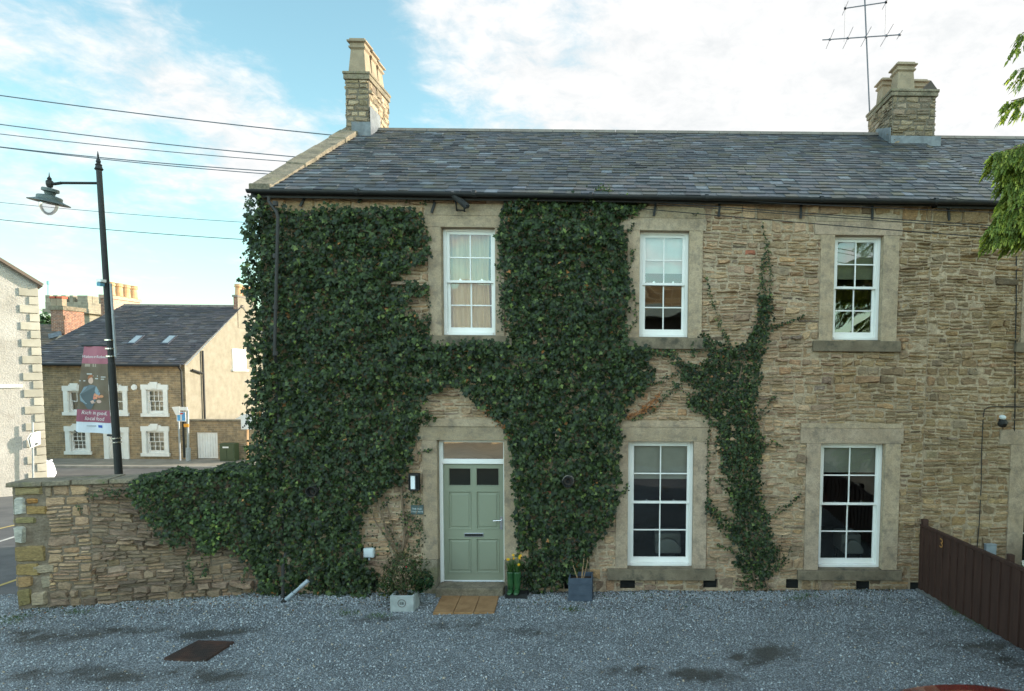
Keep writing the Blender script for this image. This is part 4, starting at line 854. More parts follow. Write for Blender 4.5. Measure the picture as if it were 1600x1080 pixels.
def ivy_patch(name, par, poly, dens, seed, thick=.20, size=(.038, .082), plane=None, jit=4, thin=None, warm=.004, keepn=0.0, tone=1.0):
    r = np.random.RandomState(seed); pa = np.array(poly, float); lo, hi = pa.min(0)-8, pa.max(0)+8; area = (hi-lo).prod()/9000.; n = int(area*dens)
    UV = lo+(hi-lo)*r.rand(n, 2); nz = np.array([mnoise.noise(Vector((u*.045, v*.045, seed))) for u, v in UV]); nz2 = np.array([mnoise.noise(Vector((u*.15, v*.15, seed))) for u, v in UV])
    T = UV+r.randn(n, 2)*jit*.6+np.stack([nz*jit*1.5+nz2*jit, nz2*jit*1.5], 1); k = inpoly(T, poly)
    if thin is not None: k &= r.rand(n) < thin(UV)
    if keepn: k &= (nz2+nz*.7) > -keepn
    UV = UV[k]; nz = nz[k]; n = len(UV); p, nr = plane if plane else (np.array((0, -.12, 0.)), np.array((0, -1., 0)))
    P = at_np(UV, p=p, nrm=nr) if plane else at_np(UV, y=-.12)
    bulge = thick*(.55+.7*np.clip(vnoise(P, 2.2, seed), -.5, .6)+.75*np.clip(vnoise(P, 7.5, seed+3), -.6, .6)); dep = bulge*(1-r.rand(n)**1.7*.75)
    P = P+nr[None]*(dep-.12+.03)[:, None]
    Nn = nr[None]*1.0+np.c_[r.randn(n)*.45, r.randn(n)*.15, .30+r.randn(n)*.38]
    sz = (size[0]+(size[1]-size[0])*r.rand(n)**1.3)*(1+.25*nz); roll = r.randn(n)*.8
    col = ivy_cols(r, n, warm=warm)*tone; 
    return leaf_mesh(name, par, P, Nn, sz, roll, col)
polyA = [(392,322),(397,303),(412,300),(425,318),(470,318),(520,313),(560,316),(600,311),(632,318),(660,322),(663,340),(668,375),(672,400),(640,422),(622,428),(630,441),(655,442),(671,446),(664,458),(640,470),(634,480),(650,492),(668,503),(673,520),(678,531),(700,536),(740,527),(775,534),(791,528),(790,490),(785,430),(779,380),(782,330),(790,310),(850,308),(900,300),(960,304),(1005,312),(1000,328),(975,338),(969,357),(979,368),(977,404),(985,440),(984,470),(978,487),(978,526),(982,540),(1014,541),(1023,550),(1011,564),(1024,580),(1020,592),(1010,606),(990,620),(978,640),(962,662),(975,682),(966,700),(971,740),(967,780),(955,812),(945,832),(928,850),(914,884),(900,903),(880,911),(862,918),(842,922),(816,925),(812,880),(806,830),(803,780),(800,730),(795,690),(789,664),(765,646),(740,628),(716,604),(703,598),(690,608),(668,620),(655,640),(674,648),(652,668),(642,688),(645,705),(636,728),(626,756),(599,764),(580,786),(568,796),(561,818),(566,850),(572,880),(590,905),(580,930),(549,939),(500,944),(468,948),(435,944),(407,925),(401,898),(392,880),(388,800),(386,700),(387,640),(391,600),(388,560),(385,520),(387,480),(383,430),(389,380),(385,340)]
polyG = [(200,753),(225,744),(281,746),(323,738),(362,739),(384,728),(410,722),(420,900),(405,915),(398,900),(383,884),(370,872),(355,863),(345,848),(334,863),(322,858),(310,850),(303,836),(288,827),(292,853),(274,853),(260,842),(246,830),(232,812),(222,800),(211,781)]
polyB = [(1100,518),(1112,528),(1125,535),(1142,544),(1160,538),(1170,528),(1180,505),(1187,482),(1190,460),(1204,462),(1210,480),(1204,514),(1196,540),(1191,561),(1187,608),(1181,637),(1187,672),(1196,697),(1189,735),(1187,769),(1202,806),(1208,842),(1213,880),(1204,903),(1190,912),(1168,910),(1151,880),(1153,860),(1142,840),(1125,820),(1106,803),(1104,792),(1108,778),(1125,803),(1146,812),(1140,774),(1134,735),(1121,701),(1125,671),(1108,655),(1095,646),(1074,629),(1080,618),(1087,608),(1066,585),(1057,565),(1075,566),(1095,574),(1108,557),(1100,540)]
ivyA = thing('wall_ivy', 'huge dark ivy covering the left end of the house front and surrounding the door', 'ivy', at(560, 935, -.1), 'climbing ivies')
ivyB = thing('wall_ivy', 'narrow forked ivy climbing the wall between the two lower right windows', 'ivy', at(1175, 915, -.1), 'climbing ivies')
ivyG = thing('wall_ivy', 'ivy spilling over the garden wall, with paler yellow-green lower leaves', 'ivy', at(300, 930, -.3), 'climbing ivies')
def thinA(UV):
    u, v = UV[:, 0], UV[:, 1]; t = np.ones(len(UV))
    t[(np.abs(u-430.5) < 3.2) & (v < 560) & (v > 318)] = .7
    t[(np.hypot(u-487, v-768) < 10) | (np.hypot(u-887, v-754) < 10)] = .02
    t[(np.abs(u-441) < 5) & (v > 860)] = .05
    t[(np.hypot((u-462)*.7+(v-925)*.7, 0) < 5) & (v > 900) & (u < 490) & (u > 435)] = .05
    return t
polyA = [(u, v+(9 if (v < 326 and 408 < u < 665) else 5 if v < 318 else 0)) for u, v in polyA]
fA = ivy_patch('foliage', ivyA, polyA, 1350, 1, thick=.25, thin=thinA)
# the same ivy turning the corner onto the gable
def gable_ivy():
    r = np.random.RandomState(12); n = 5200; y = r.rand(n)**1.6*2.6; z = -.3+r.rand(n)*(eave_z(X0)+.2); P = np.c_[np.full(n, X0), y, z]
    dep = (.12+.14*vnoise(P, 1.6, 3))*(1-r.rand(n)**1.6*.7); P[:, 0] -= np.clip(dep+.06, .03, .36)
    Nn = np.c_[-np.ones(n), r.randn(n)*.4-.2, .3+r.randn(n)*.35]; return leaf_mesh('gable_foliage', ivyA, P, Nn, .04+.024*r.rand(n), r.randn(n)*.8, ivy_cols(r, n))
gable_ivy()
r0 = np.random.RandomState(5)
fB = ivy_patch('foliage', ivyB, polyB, 1900, 2, thick=.17, size=(.034, .056), jit=4)
gp_, gn_ = np.array(GA+GN*.16), np.array(GN)
ivy_patch('foliage', ivyG, polyG, 900, 3, thick=.24, size=(.042, .070), plane=(gp_, gn_), jit=5, tone=1.15)
ivy_patch('yellow_foliage', ivyG, [(285,800),(330,790),(350,815),(345,850),(330,866),(312,852),(300,835)], 700, 9, thick=.26, size=(.04, .062), plane=(gp_, gn_), jit=6, tone=2.4)
def top_ivy():
    r = np.random.RandomState(15); n = 4200; s = r.rand(n)**1.1*(GL*.53); d = .12-r.rand(n)*.62; P = np.array([gw(a, T0+(T1-T0)*a/GL, b) for a, b in zip(s, d)]); P[:, 2] += .05+np.clip(.10+.16*vnoise(P, 1.7, 8), .0, .3)*(1-r.rand(n)**2)
    P[:, 2] -= np.clip(s-GL*.4, 0, 1)*.25
    Nn = np.c_[r.randn(n)*.4, -.5+r.randn(n)*.4, np.ones(n)]; leaf_mesh('crest_foliage', ivyG, P, Nn, .042+.028*r.rand(n), r.randn(n)*1.5, ivy_cols(r, n)*1.15)
top_ivy()
# ivy strands: a thin stem with leaves along it
def strand(mbs, leaves, pts, n, w_=5, y=-.05, seed=0, r_=.006, size=(.022, .038), warm=0.0, plane=None):
    r = random.Random(seed); W_ = [at(u, v, y) if plane is None else on_plane(u, v, *plane) for u, v in pts]; fine = []
    for a, b in zip(W_, W_[1:]):
        for k in range(4): fine.append(a.lerp(b, k/4)+Vector((r.uniform(-.012, .012), 0, r.uniform(-.012, .012))))
    fine.append(W_[-1]); mbs.tube(fine, [r_*(1.4-1.0*i/len(fine)) for i in range(len(fine))], 5)
    for i in range(n):
        f = r.random(); k = f*(len(fine)-1); a = fine[int(k)].lerp(fine[min(int(k)+1, len(fine)-1)], k % 1); wv = w_/95*(1.2-.7*f)
        leaves.append((a.x+r.gauss(0, wv*.5), a.y-r.uniform(.0, .05), a.z+r.gauss(0, wv*.5), r.uniform(*size), r.random() < warm))
def strands(par, specs, seed, plane=None):
    mb = MB(); lv = []
    for i, s in enumerate(specs): strand(mb, lv, s[0], s[1], w_=s[2], seed=seed+i, r_=s[3] if len(s) > 3 else .005, warm=s[4] if len(s) > 4 else 0, plane=plane)
    mb.build('trailing_stems', M['stem'], par)['kind'] = 'stuff'; r = np.random.RandomState(seed); A = np.array([l[:4] for l in lv]); n = len(A)
    col = ivy_cols(r, n, warm=0)*1.2; wm = np.array([l[4] for l in lv]); col[wm] = np.array((.30, .12, .04))*(.6+.7*r.rand(wm.sum(), 1))
    leaf_mesh('trailing_foliage', par, A[:, :3], np.c_[r.randn(n)*.35, -np.ones(n), .3+r.randn(n)*.3], A[:, 3], r.randn(n)*.9, col)
strands(ivyB, [([(1195,475),(1192,440),(1194,410),(1197,380),(1190,345)], 110, 5), ([(1203,470),(1203,430),(1200,375)], 60, 4), ([(1187,470),(1189,420),(1192,400)], 40, 3),
  ([(1142,542),(1130,520),(1115,480),(1103,432)], 110, 5), ([(1205,512),(1225,505),(1240,500),(1256,492)], 60, 4), ([(1186,650),(1200,632),(1214,615)], 30, 4), ([(1185,655),(1205,640)], 10, 3), ([(1190,692),(1205,690),(1222,697)], 30, 5), ([(1200,808),(1218,796),(1235,786),(1249,773)], 60, 5),
  ([(1208,890),(1222,880),(1235,858)], 70, 7), ([(1210,885),(1218,860),(1222,840)], 30, 6), ([(1152,864),(1136,856),(1120,850)], 40, 4), ([(1108,788),(1105,740),(1106,690),(1110,655)], 90, 5), ([(1138,770),(1125,755),(1115,745)], 20, 3), ([(1150,905),(1170,920),(1200,912)], 60, 8, .012),
  ([(1062,566),(1050,556),(1034,553),(1020,548)], 110, 8), ([(1072,575),(1050,556),(1040,548),(1100,548)], 90, 8), ([(1075,585),(1060,600),(1045,615),(1020,640),(985,657)], 130, 6), ([(1060,583),(1040,590),(1020,600),(1000,607)], 60, 5), ([(1035,612),(1015,628),(1000,640)], 50, 3, .006, .95), ([(1028,628),(1005,642),(980,652)], 110, 6, .006, .95),
  ([(1085,560),(1080,545),(1086,530)], 40, 5), ([(1080,620),(1060,605),(1050,596)], 25, 3), ([(1185,905),(1200,918),(1208,925)], 10, 5, .016)], 40)
strands(ivyA, [([(700,540),(690,536),(676,540)], 60, 8), ([(665,470),(668,450),(664,440)], 30, 5), ([(660,500),(672,495),(671,470)], 30, 6), ([(790,520),(784,480),(781,420),(786,380)], 150, 6), ([(788,370),(782,360)], 20, 6), ([(968,370),(985,360),(990,350)], 30, 5), ([(978,430),(990,400),(986,390)], 40, 5), ([(980,520),(995,500),(990,450)], 50, 5),
  ([(1000,325),(1010,316),(1004,312)], 60, 8), ([(1085,335),(1090,335)], 3, 4), ([(920,303),(935,296),(948,294),(955,300)], 60, 8), ([(660,320),(668,312),(670,303)], 25, 4), ([(632,318),(638,308),(641,303)], 18, 4), ([(560,316),(565,306)], 15, 4), ([(540,615+50),(600,660)], 5, 4),
  ([(745,630),(770,648),(790,668),(800,690)], 130, 9, .006, .8), ([(664,668),(672,655),(668,640)], 30, 6), ([(655,708),(668,704),(676,700)], 24, 4), ([(700,600),(712,590),(730,585)], 60, 10), ([(640,756),(646,778),(655,784)], 60, 9), ([(640,800),(634,815),(645,840)], 70, 10), ([(650,812),(660,830),(652,860)], 60, 8),
  ([(655,500),(640,480)], 20, 5), ([(968,776),(978,764),(983,752)], 30, 5), ([(920,860),(912,882),(900,906)], 40, 8, .014), ([(905,870),(912,850),(925,845)], 20, 4, .012), ([(398,303),(390,312),(388,330)], 60, 8), ([(410,300),(405,292),(398,296)], 40, 7)], 80)
# thick bare stems by the door and at the wall foot
BP = ivyA
def bare(pts, r0_, y=-.05):
    mb = MB(); mb.tube([at(u, v, y-(.02 if i % 2 else 0)) for i, (u, v) in enumerate(pts)], [r0_*(1-.5*i/len(pts)) for i in range(len(pts))], 6); mb.build('bare_stem', M['stem'], BP)
for pts, r_ in (([(625,865),(618,845),(605,825),(594,800),(588,775)], .022), ([(626,860),(615,838),(610,810),(602,775),(600,750)], .018), ([(628,865),(632,840),(630,800),(627,765),(630,740)], .026), ([(624,862),(608,842),(600,820),(597,790)], .014), ([(630,850),(636,820),(632,780)], .014), ([(622,870),(600,835),(585,812),(580,790)], .014),
               ([(918,900),(915,870),(905,835),(895,800),(888,770)], .016), ([(912,895),(905,860),(898,830)], .010), ([(628,862),(640,830),(655,790),(660,740)], .008), ([(560,930),(555,860),(566,800)], .02)):
    bare(pts, r_)
BP = ivyB; bare([(1180,918),(1172,860),(1160,780),(1150,700),(1150,620),(1165,540),(1198,470)], .022, -.03); bare([(1205,925),(1190,900),(1175,860)], .02, -.03); bare([(1190,925),(1185,890),(1168,840)], .018, -.03)
# sparse leaves hanging among the bare stems
ivy_patch('sparse_foliage', ivyA, [(568,796),(600,764),(640,740),(646,790),(650,830),(660,880),(655,925),(600,925),(575,900),(562,850)], 300, 21, thick=.12, size=(.026, .042), jit=6, keepn=-.06)
ivy_patch('sparse_foliage', ivyA, [(634,740),(661,752),(660,880),(640,885),(636,820)], 300, 22, thick=.08, size=(.026, .040), jit=4, keepn=-.05)
strands(ivyG, [([(300,850),(296,880),(305,915)], 60, 4, .008), ([(310,850),(322,890),(318,900)], 60, 5, .006), ([(388,885),(380,905),(398,925)], 30, 4, .008), ([(225,800),(238,818),(250,835),(270,850)], 60, 8), ([(165,768),(180,772),(200,765)], 60, 9), ([(135,770),(155,775)], 20, 5), ([(120,785),(130,800)], 10, 4)], 120, plane=(GA+GN*.07, GN))
# leaf litter at the wall foot
def litter():
    r = np.random.RandomState(33); n = 2600; x = X0-3.5+r.rand(n)*14; y = -r.rand(n)**2.6*.9-.03; k = x < X0; y[k] += (x[k]-X0)*.18-.02
    P = np.c_[x, y, [gzz(a, min(b, 0))+.012 for a, b in zip(x, y)]]; q = r.rand(n); col = np.where(q[:, None] < .35, (.16, .08, .035), np.where(q[:, None] < .75, (.05, .05, .025), (.03, .07, .02)))*(.6+.8*r.rand(n, 1))
    tag(leaf_mesh('leaf_litter', None, P, np.c_[r.randn(n)*.5, r.randn(n)*.5, np.ones(n)], .012+.022*r.rand(n), r.rand(n)*6.3, col, m='shrub'), 'brown fallen leaves and moss along the foot of the walls', 'fallen leaves', kind='stuff')
litter()
def tufts():
    r = np.random.RandomState(44); V = []; Fc = []; col = []
    spots = [(at(890, 950, 0), 10)]
    C0 = [atz(u, v, gz(0)) for u, v in ((893, 952), (1245, 940), (1490, 962), (1500, 968), (1530, 990), (1540, 1000), (120, 950), (1260, 935), (540, 955), (590, 960), (10, 965), (25, 958), (1495, 950), (1555, 1008), (700, 948), (1510, 975))]
    for c in C0:
        for _ in range(90):
            a = r.rand()*6.3; d = r.rand()*.14; x, y = c.x+math.cos(a)*d*1.6, c.y+math.sin(a)*d; z = gzz(x, min(y, 0)); h = .02+.03*r.rand(); b = len(V); t = r.rand()*6.3
            V += [(x-.004, y, z), (x+.004, y, z), (x+math.cos(t)*h*.7, y+math.sin(t)*h*.7, z+h)]; Fc.append((b, b+1, b+2)); g = .6+.8*r.rand(); col += [(.06*g, .10*g, .025*g)]*3
    tag(mesh_np('weeds', V, Fc, M['shrub'], col=col), 'small green weed tufts growing through the gravel', 'weeds', kind='stuff')
tufts()
# ------------------------------------------------------------------ things by the door
tr = thing('stone_trough', 'low pale grey stone trough with a round badge left of the green door', 'trough', atz(627, 955, gz(-4)))
fp = atz(611, 957, gz(-3.8)); fq = atz(646, 956, gz(-3.8)); yF = (fp.y+fq.y)/2; z0 = gz(-3.8)-.02; zt = at(628, 931, yF).z; yB = yF+.30; w0, w1 = fp.x-.02, fq.x+.01
mb = MB(); ins = .035
mb.box(w0, w1, yF, yF+ins, z0, zt); mb.box(w0, w1, yB-ins, yB, z0, zt); mb.box(w0, w0+ins, yF+ins, yB-ins, z0, zt); mb.box(w1-ins, w1, yF+ins, yB-ins, z0, zt+.0); mb.box(w0+ins, w1-ins, yF+ins, yB-ins, z0, zt-.05)
mb.build('trough_body', mat('pale_cast_stone', (.27, .29, .28), (.37, .39, .38), .9, 8, bump=.5, bscale=60, extra=stain((.12, .12, .10), 5, .55, .7, .5)), tr, bevel=.012)
cx, cz_ = (w0+w1)/2, (z0+zt)/2+.02; mb = MB(); mb.tube([(cx+.058*math.cos(k*math.pi/12), yF-.002, cz_+.058*math.sin(k*math.pi/12)) for k in range(25)], .005, 5); mb.build('round_badge', plain('dark_badge', (.12, .10, .09), .8), tr)
lettering('EB', .06, lambda a, b: (cx+a, yF-.006, cz_-.02+b), 'badge_lettering', M['dark'], tr)
sh = thing('bushy_shrub', 'bushy mixed shrub growing up from the stone trough against the wall', 'shrub', ((w0+w1)/2, (yF+yB)/2, zt))
def bush(par, c, ext, n, seed, size, cols, shape=None, m='shrub', name='foliage'):
    r = np.random.RandomState(seed); d = r.randn(n, 3); d /= np.linalg.norm(d, axis=1, keepdims=True); rad = (.35+.65*r.rand(n)**.5)
    P = np.array(c)+d*rad[:, None]*np.array(ext); P += .12*np.array(ext)*np.c_[vnoise(P, 7, 1), vnoise(P, 7, 5), vnoise(P, 7, 9)]*2
    k = vnoise(P, 9, seed) > -.22; P = P[k]; d = d[k]; n = len(P); cc = np.array(cols)[r.choice(len(cols), n)]*(.6+.8*r.rand(n, 1))
    return leaf_mesh(name, par, P, d+r.randn(n, 3)*.5, size*(.6+.8*r.rand(n)), r.rand(n)*6.3, cc, m=m, shape=np.array(shape) if shape is not None else LEAF)
NARROW = [(0, .5), (.16, .1), (.12, -.4), (0, -.9), (-.12, -.4), (-.16, .1)]
cc = ((w0+w1)/2, yB-.12, zt+.28)
bush(sh, cc, (.38, .18, .40), 4800, 3, .035, [(.05, .085, .025), (.035, .06, .02), (.10, .095, .035), (.075, .055, .03), (.03, .055, .025)], NARROW)
bush(sh, (w1+.05, yB-.05, zt+.16), (.20, .13, .18), 1500, 5, .032, [(.025, .065, .03), (.02, .05, .03), (.04, .085, .03)])
bush(sh, (w0-.12, yB-.02, zt+.05), (.16, .12, .2), 500, 6, .032, [(.045, .085, .03), (.03, .06, .025), (.09, .10, .03)], name='foliage')
mb = MB()
for i in range(9): a = rng.uniform(-.3, .3); mb.tube([(cc[0]+a*.2, yF+.15, zt-.05), (cc[0]+a*.7, yF+.17, zt+.2), (cc[0]+a*1.1, yB-.1, zt+.5)], [.008, .006, .003], 5)
mb.build('stems', M['stem'], sh); mb = MB(); p = at(635, 886, yF+.05); mb.lathe([(.004, -.004), (.014, 0), (.004, .01)], p, 8); mb.build('red_berry', plain('red_berry', (.6, .02, .03), .4), sh)
mt_ = thing('doormat', 'brown three-panel coir doormat lying on the gravel before the green door', 'doormat', atz(728, 944, gz(-2.6)))
q = [atz(u, v, gz(-2.6)+.03) for u, v in ((676, 957), (772.5, 957), (780, 931), (690, 930.5))]
for i in range(3):
    a, b = i/3+.004, (i+1)/3-.004; mb = MB(); A, B, C2, D2 = q[0].lerp(q[1], a), q[0].lerp(q[1], b), q[3].lerp(q[2], b), q[3].lerp(q[2], a); dz = Vector((0, 0, -.045)); mb.hexa([A+dz, B+dz, C2+dz, D2+dz], [A, B, C2, D2]); mb.build('mat_panel', M.setdefault('coir', mat('coir_matting', (.24, .125, .05), (.34, .19, .085), .95, 5, bump=.8, bscale=160, bdist=.006, fine=.3)), mt_, bevel=.006)
# boots with daffodils on a low iron scraper
bs = thing('boot_scraper', 'low black iron boot scraper frame standing on the gravel right of the doorstep', 'boot scraper', atz(806, 945, gz(-2)))
yS = -.36; f = lambda u, v: at(u, v, yS); mb = MB(); a, b = f(791, 945), f(822, 944); tz_ = f(806, 929).z; zb_ = gz(-1.8)
mb.bar((a.x, yS, zb_), (a.x, yS, tz_+.14), .03, .03, (0, 1, 0)); mb.bar((b.x, yS, zb_), (b.x, yS, tz_+.02), .03, .03, (0, 1, 0)); mb.bar((a.x, yS, tz_-.03), (b.x, yS, tz_-.03), .02, .07); mb.bar((a.x, yS+.2, zb_), (a.x, yS+.2, tz_+.0), .03, .03, (0, 1, 0)); mb.bar((b.x, yS+.2, zb_), (b.x, yS+.2, tz_), .03, .03, (0, 1, 0)); mb.box(a.x, b.x, yS, yS+.2, tz_-.012, tz_+.0)
mb.build('iron_frame', M['black_iron'], bs)
def boot(cx, cy, z, lab):
    o = thing('wellington_boot', lab, 'boot', (cx, cy, z), 'boots used as daffodil planters'); mb = MB()
    mb.lathe([(.052, .04), (.05, .10), (.056, .20), (.062, .33), (.063, .35), (.058, .35), (.056, .30)], (cx, cy, z), 18); mb.build('boot_leg', M.setdefault('boot', mat('green_rubber', (.015, .06, .02), (.03, .09, .03), .28, 7)), o, smooth=True)
    fb_ = MB(); n = 12
    for i, (yy, rr, hh) in enumerate(((.05, .042, .06), (-.02, .045, .075), (-.08, .046, .06), (-.13, .04, .045), (-.155, .02, .03))): pass
    L_ = [(.05, .042, .07), (-.02, .045, .085), (-.08, .047, .065), (-.13, .042, .048), (-.158, .018, .03)]; vs = []
    for yy, rr, hh in L_:
        for k in range(n): th = 2*math.pi*k/n; vs.append((cx+rr*math.cos(th), cy+yy, z+max(0, hh*.5+hh*.5*math.sin(th))))
    fb_.add(vs, [(i*n+k, i*n+(k+1) % n, (i+1)*n+(k+1) % n, (i+1)*n+k) for i in range(4) for k in range(n)]+[tuple(range(n)), tuple(range(4*n, 5*n))]); fb_.build('boot_foot', M['boot'], o, smooth=True)
    d = thing('daffodils', 'yellow daffodils growing in the '+('left' if 'left' in lab else 'right')+' green boot by the door', 'flowers', (cx, cy, z+.33), 'daffodils in the boots'); lv = MB(); fl = MB(); r = random.Random(int(cx*1000)); zt2 = z+.33
    for i in range(34):
        a = r.uniform(0, 6.3); s_ = r.uniform(.03, .13); h = r.uniform(.12, .26); c, s2 = math.cos(a), math.sin(a); p0 = Vector((cx+c*.03, cy+s2*.03, zt2)); p1 = p0+Vector((c*s_*.4, s2*s_*.4, h*.6)); p2 = p0+Vector((c*s_, s2*s_, h)); sd = Vector((-s2, c, 0))*.006; g = r.uniform(.7, 1.3)
        lv.add([p0-sd, p0+sd, p1+sd, p1-sd, p2], [(0, 1, 2, 3), (3, 2, 4)], (.05*g, .11*g, .03*g))
    lv.build('leaves', M['shrub'], d)
    for i in range(4):
        a = r.uniform(0, 6.3); c, s2 = math.cos(a), math.sin(a); o_ = r.uniform(.03, .10); p = Vector((cx+c*o_, cy+s2*o_-.03, zt2+r.uniform(.16, .32))); fl.tube([(cx, cy, zt2), p], .003, 4, (.06, .12, .03)); fc = Vector((c*.5, -1, .1)).normalized()
        ua = fc.orthogonal().normalized(); ub = fc.cross(ua)
        for k in range(6):
            th = k*math.pi/3; t1 = ua*math.cos(th)+ub*math.sin(th); t2 = ua*math.cos(th+.5)+ub*math.sin(th+.5); t0 = ua*math.cos(th-.5)+ub*math.sin(th-.5); fl.add([p, p+t0*.014, p+t1*.032, p+t2*.014], [(0, 1, 2, 3)], (.75, .55, .03))
        fl.lathe([(.008, 0), (.014, .022)], p, 8, fc, (.8, .36, .02))
    fl.build('blooms', M['shrub'], d)
zb2 = tz_; yb2 = yS+.10
boot(f(793.5, 930).x+.03, yb2, zb2, 'glossy green wellington boot planter, the left of the two on the scraper'); boot(f(805, 930).x+.02, yb2-.01, zb2, 'glossy green wellington boot planter, the right of the two on the scraper')
# blue-grey timber planter
pl = thing('square_planter', 'square blue-grey planter box with ribbed sides and bare twigs below the climbing ivy', 'planter', atz(906, 941, gz(-1)))
yP = -.46; x0, x1, z0, z1 = rect(888, 904, 925, 941, yP); z0 = gz(-1)-.01; yQ = yP+.36; mb = MB(); t_ = .02
mb.box(x0, x1, yP, yP+t_, z0, z1); mb.box(x0, x1, yQ-t_, yQ, z0, z1); mb.box(x0, x0+t_, yP+t_, yQ-t_, z0, z1); mb.box(x1-t_, x1, yP+t_, yQ-t_, z0, z1)
M['blue_grey'] = mat('blue_grey_paint', (.045, .062, .088), (.065, .085, .115), .6, 8, bump=.2)
mb.build('planter_body', M['blue_grey'], pl, bevel=.004)
mb = MB(); 
for zz_ in (z0+.015, z0+.11, z1-.10): mb.box(x0-.008, x1+.008, yP-.009, yP-.001, zz_, zz_+.018); mb.box(x1+.001, x1+.009, yP-.001, yQ, zz_, zz_+.018); mb.box(x0-.009, x0-.001, yP-.001, yQ, zz_, zz_+.018)
mb.build('planter_rib', M['blue_grey'], pl); mb = MB(); mb.box(x0+t_, x1-t_, yP+t_, yQ-t_, z0, z1-.07); mb.build('soil', plain('dark_soil', (.04, .025, .018), .95), pl)
mb = MB(); cxp, cyp = (x0+x1)/2, (yP+yQ)/2
for a, b, c in ((-.12, .28, .25), (.04, .5, .3), (.09, .35, .2), (.02, .22, .1)): mb.tube([(cxp+a*.4, cyp, z1-.08), (cxp+a, cyp+.04, z1+b*.4), (cxp+a*1.4, cyp+.1+c*.3, z1+b)], [.008, .006, .003], 5)
tag(mb.build('bare_twigs', plain('dry_twig', (.30, .19, .10), .9), None), 'bare brown climbing twigs rising from the square planter', 'twigs')
# manhole cover
mh = thing('manhole_cover', 'rusty brown ribbed manhole cover set in the gravel at the left', 'manhole cover', atz(310, 1016, gz(-7)))
q = [atz(u, v, gz(-6.5)+.035) for u, v in ((256, 1029), (322, 1031.5), (366, 1003), (310, 1001))]; dz = Vector((0, 0, -.06)); mb = MB(); mb.hexa([p+dz for p in q], q); M['rust'] = mat('rusted_iron', (.085, .038, .025), (.045, .03, .025), .85, 4, bump=.5, bscale=50, attr=False, extra=stain((.02, .018, .016), 2.5, .5, .65, .6)); mb.build('cover_plate', M['rust'], mh)
mb = MB(); up_ = Vector((0, 0, .006))
for i in range(22):
    f_ = (i+.5)/22; A, B = q[0].lerp(q[1], f_)+up_, q[3].lerp(q[2], f_)+up_; n = 11
    for j in range(n): mb.bar(A.lerp(B, (j+.12)/n), A.lerp(B, (j+.88)/n), .016, .010)
mb.build('raised_tread', M['rust'], mh)
# ------------------------------------------------------------------ timber fence between the forecourts
fc_ = thing('timber_fence', 'dark brown close-boarded fence running from the house towards the viewer at the right', 'fence', (5.03, -.05, 0))
FX = 5.0; ztop = atx(1457, 829, FX).z; ztop2 = atx(1600, 890, FX).z; yy0, yy1 = -.04, -7.2; yref = atx(1600, 890, FX).y
def ft(y): return ztop+(ztop2-ztop)*min(1.6, (y/yref))
fb1 = atx(1594, 1012, FX); n = 0; y = yy0
while y > yy1:
    n += 1; fo = -.02 if n % 2 else 0; w_ = .100; zt_ = ft(y); zb_ = -.12+(fb1.z+.12)*min(1.5, y/fb1.y); mb = MB(); mb.hexa([(FX+fo, y, zb_), (FX+fo, y-w_, zb_), (FX+.02, y-w_, zb_), (FX+.02, y, zb_)], [(FX+fo, y, zt_-.03), (FX+fo, y-w_, zt_-.03), (FX+.02, y-w_, zt_-.03), (FX+.02, y, zt_-.03)])
    mb.build('board', M['fence'], fc_, bevel=.003); y -= w_+.012
mb = MB()
for a in range(0, 8): mb.bar((FX+.01, -.02-a*.9, ft(-.02-a*.9)-.005), (FX+.01, -.02-a*.9-.9, ft(-.92-a*.9)-.005), .055, .04)
mb.build('top_rail', M['fence'], fc_)
mb = MB(); mb.box(FX+.021, FX+.06, yy1, yy0, .05, .12); mb.box(FX+.021, FX+.06, yy1, yy0, .65, .72); mb.build('back_rail', M['fence'], fc_)
for py_ in (-.03, -2.45, -4.9): mb = MB(); mb.box(FX-.005 if py_ == -.03 else FX+.022, FX+.09, py_-.08, py_, -.3, ft(py_)+.10); mb.build('fence_post', M['fence'], fc_, bevel=.004)
mb = MB(); mb.hexa([(FX-.05, -.02, -.4), (FX-.05, yy1, -.4), (FX+.03, yy1, -.3), (FX+.03, -.02, -.4)], [(FX-.05, -.02, -.13), (FX-.05, yy1, fb1.z+.0), (FX+.03, yy1, fb1.z+.01), (FX+.03, -.02, -.12)]); mb.build('gravel_board', plain('grey_concrete', (.16, .155, .14), .9), fc_)
hn = thing('house_number', 'orange numeral three screwed to the dark fence boards near the house wall', 'house number', atx(1472, 848, FX-.01)); hc = atx(1472, 853, FX-.012)
lettering('3', .21, lambda a, b: (FX-.026, hc.y-a*1.3, hc.z-.03+b), 'numeral', plain('orange_brass', (.42, .19, .05), .5), hn)
# garden beyond the fence
sheet('neighbour_garden_ground', [5.1, 7, 9, 12, 20], [-14, -8, -4, -2, -1, -.02], lambda x, y: -.10, mat('damp_lawn', (.05, .07, .025), (.09, .085, .04), .95, 3, bump=.5))
gsh = thing('garden_shrub', 'small green leafy shrub below the neighbouring window behind the fence', 'shrub', (7.0, -.35, -.1)); bush(gsh, (7.05, -.35, .35), (.5, .25, .5), 2200, 8, .045, [(.05, .11, .03), (.035, .08, .03), (.10, .15, .05)])
mb = MB(); [mb.tube([(7.05, -.35, -.1), (7.05+a, -.3, .6)], [.02, .006], 6) for a in (-.3, -.1, .15, .3)]; mb.build('stems', M['stem'], gsh)
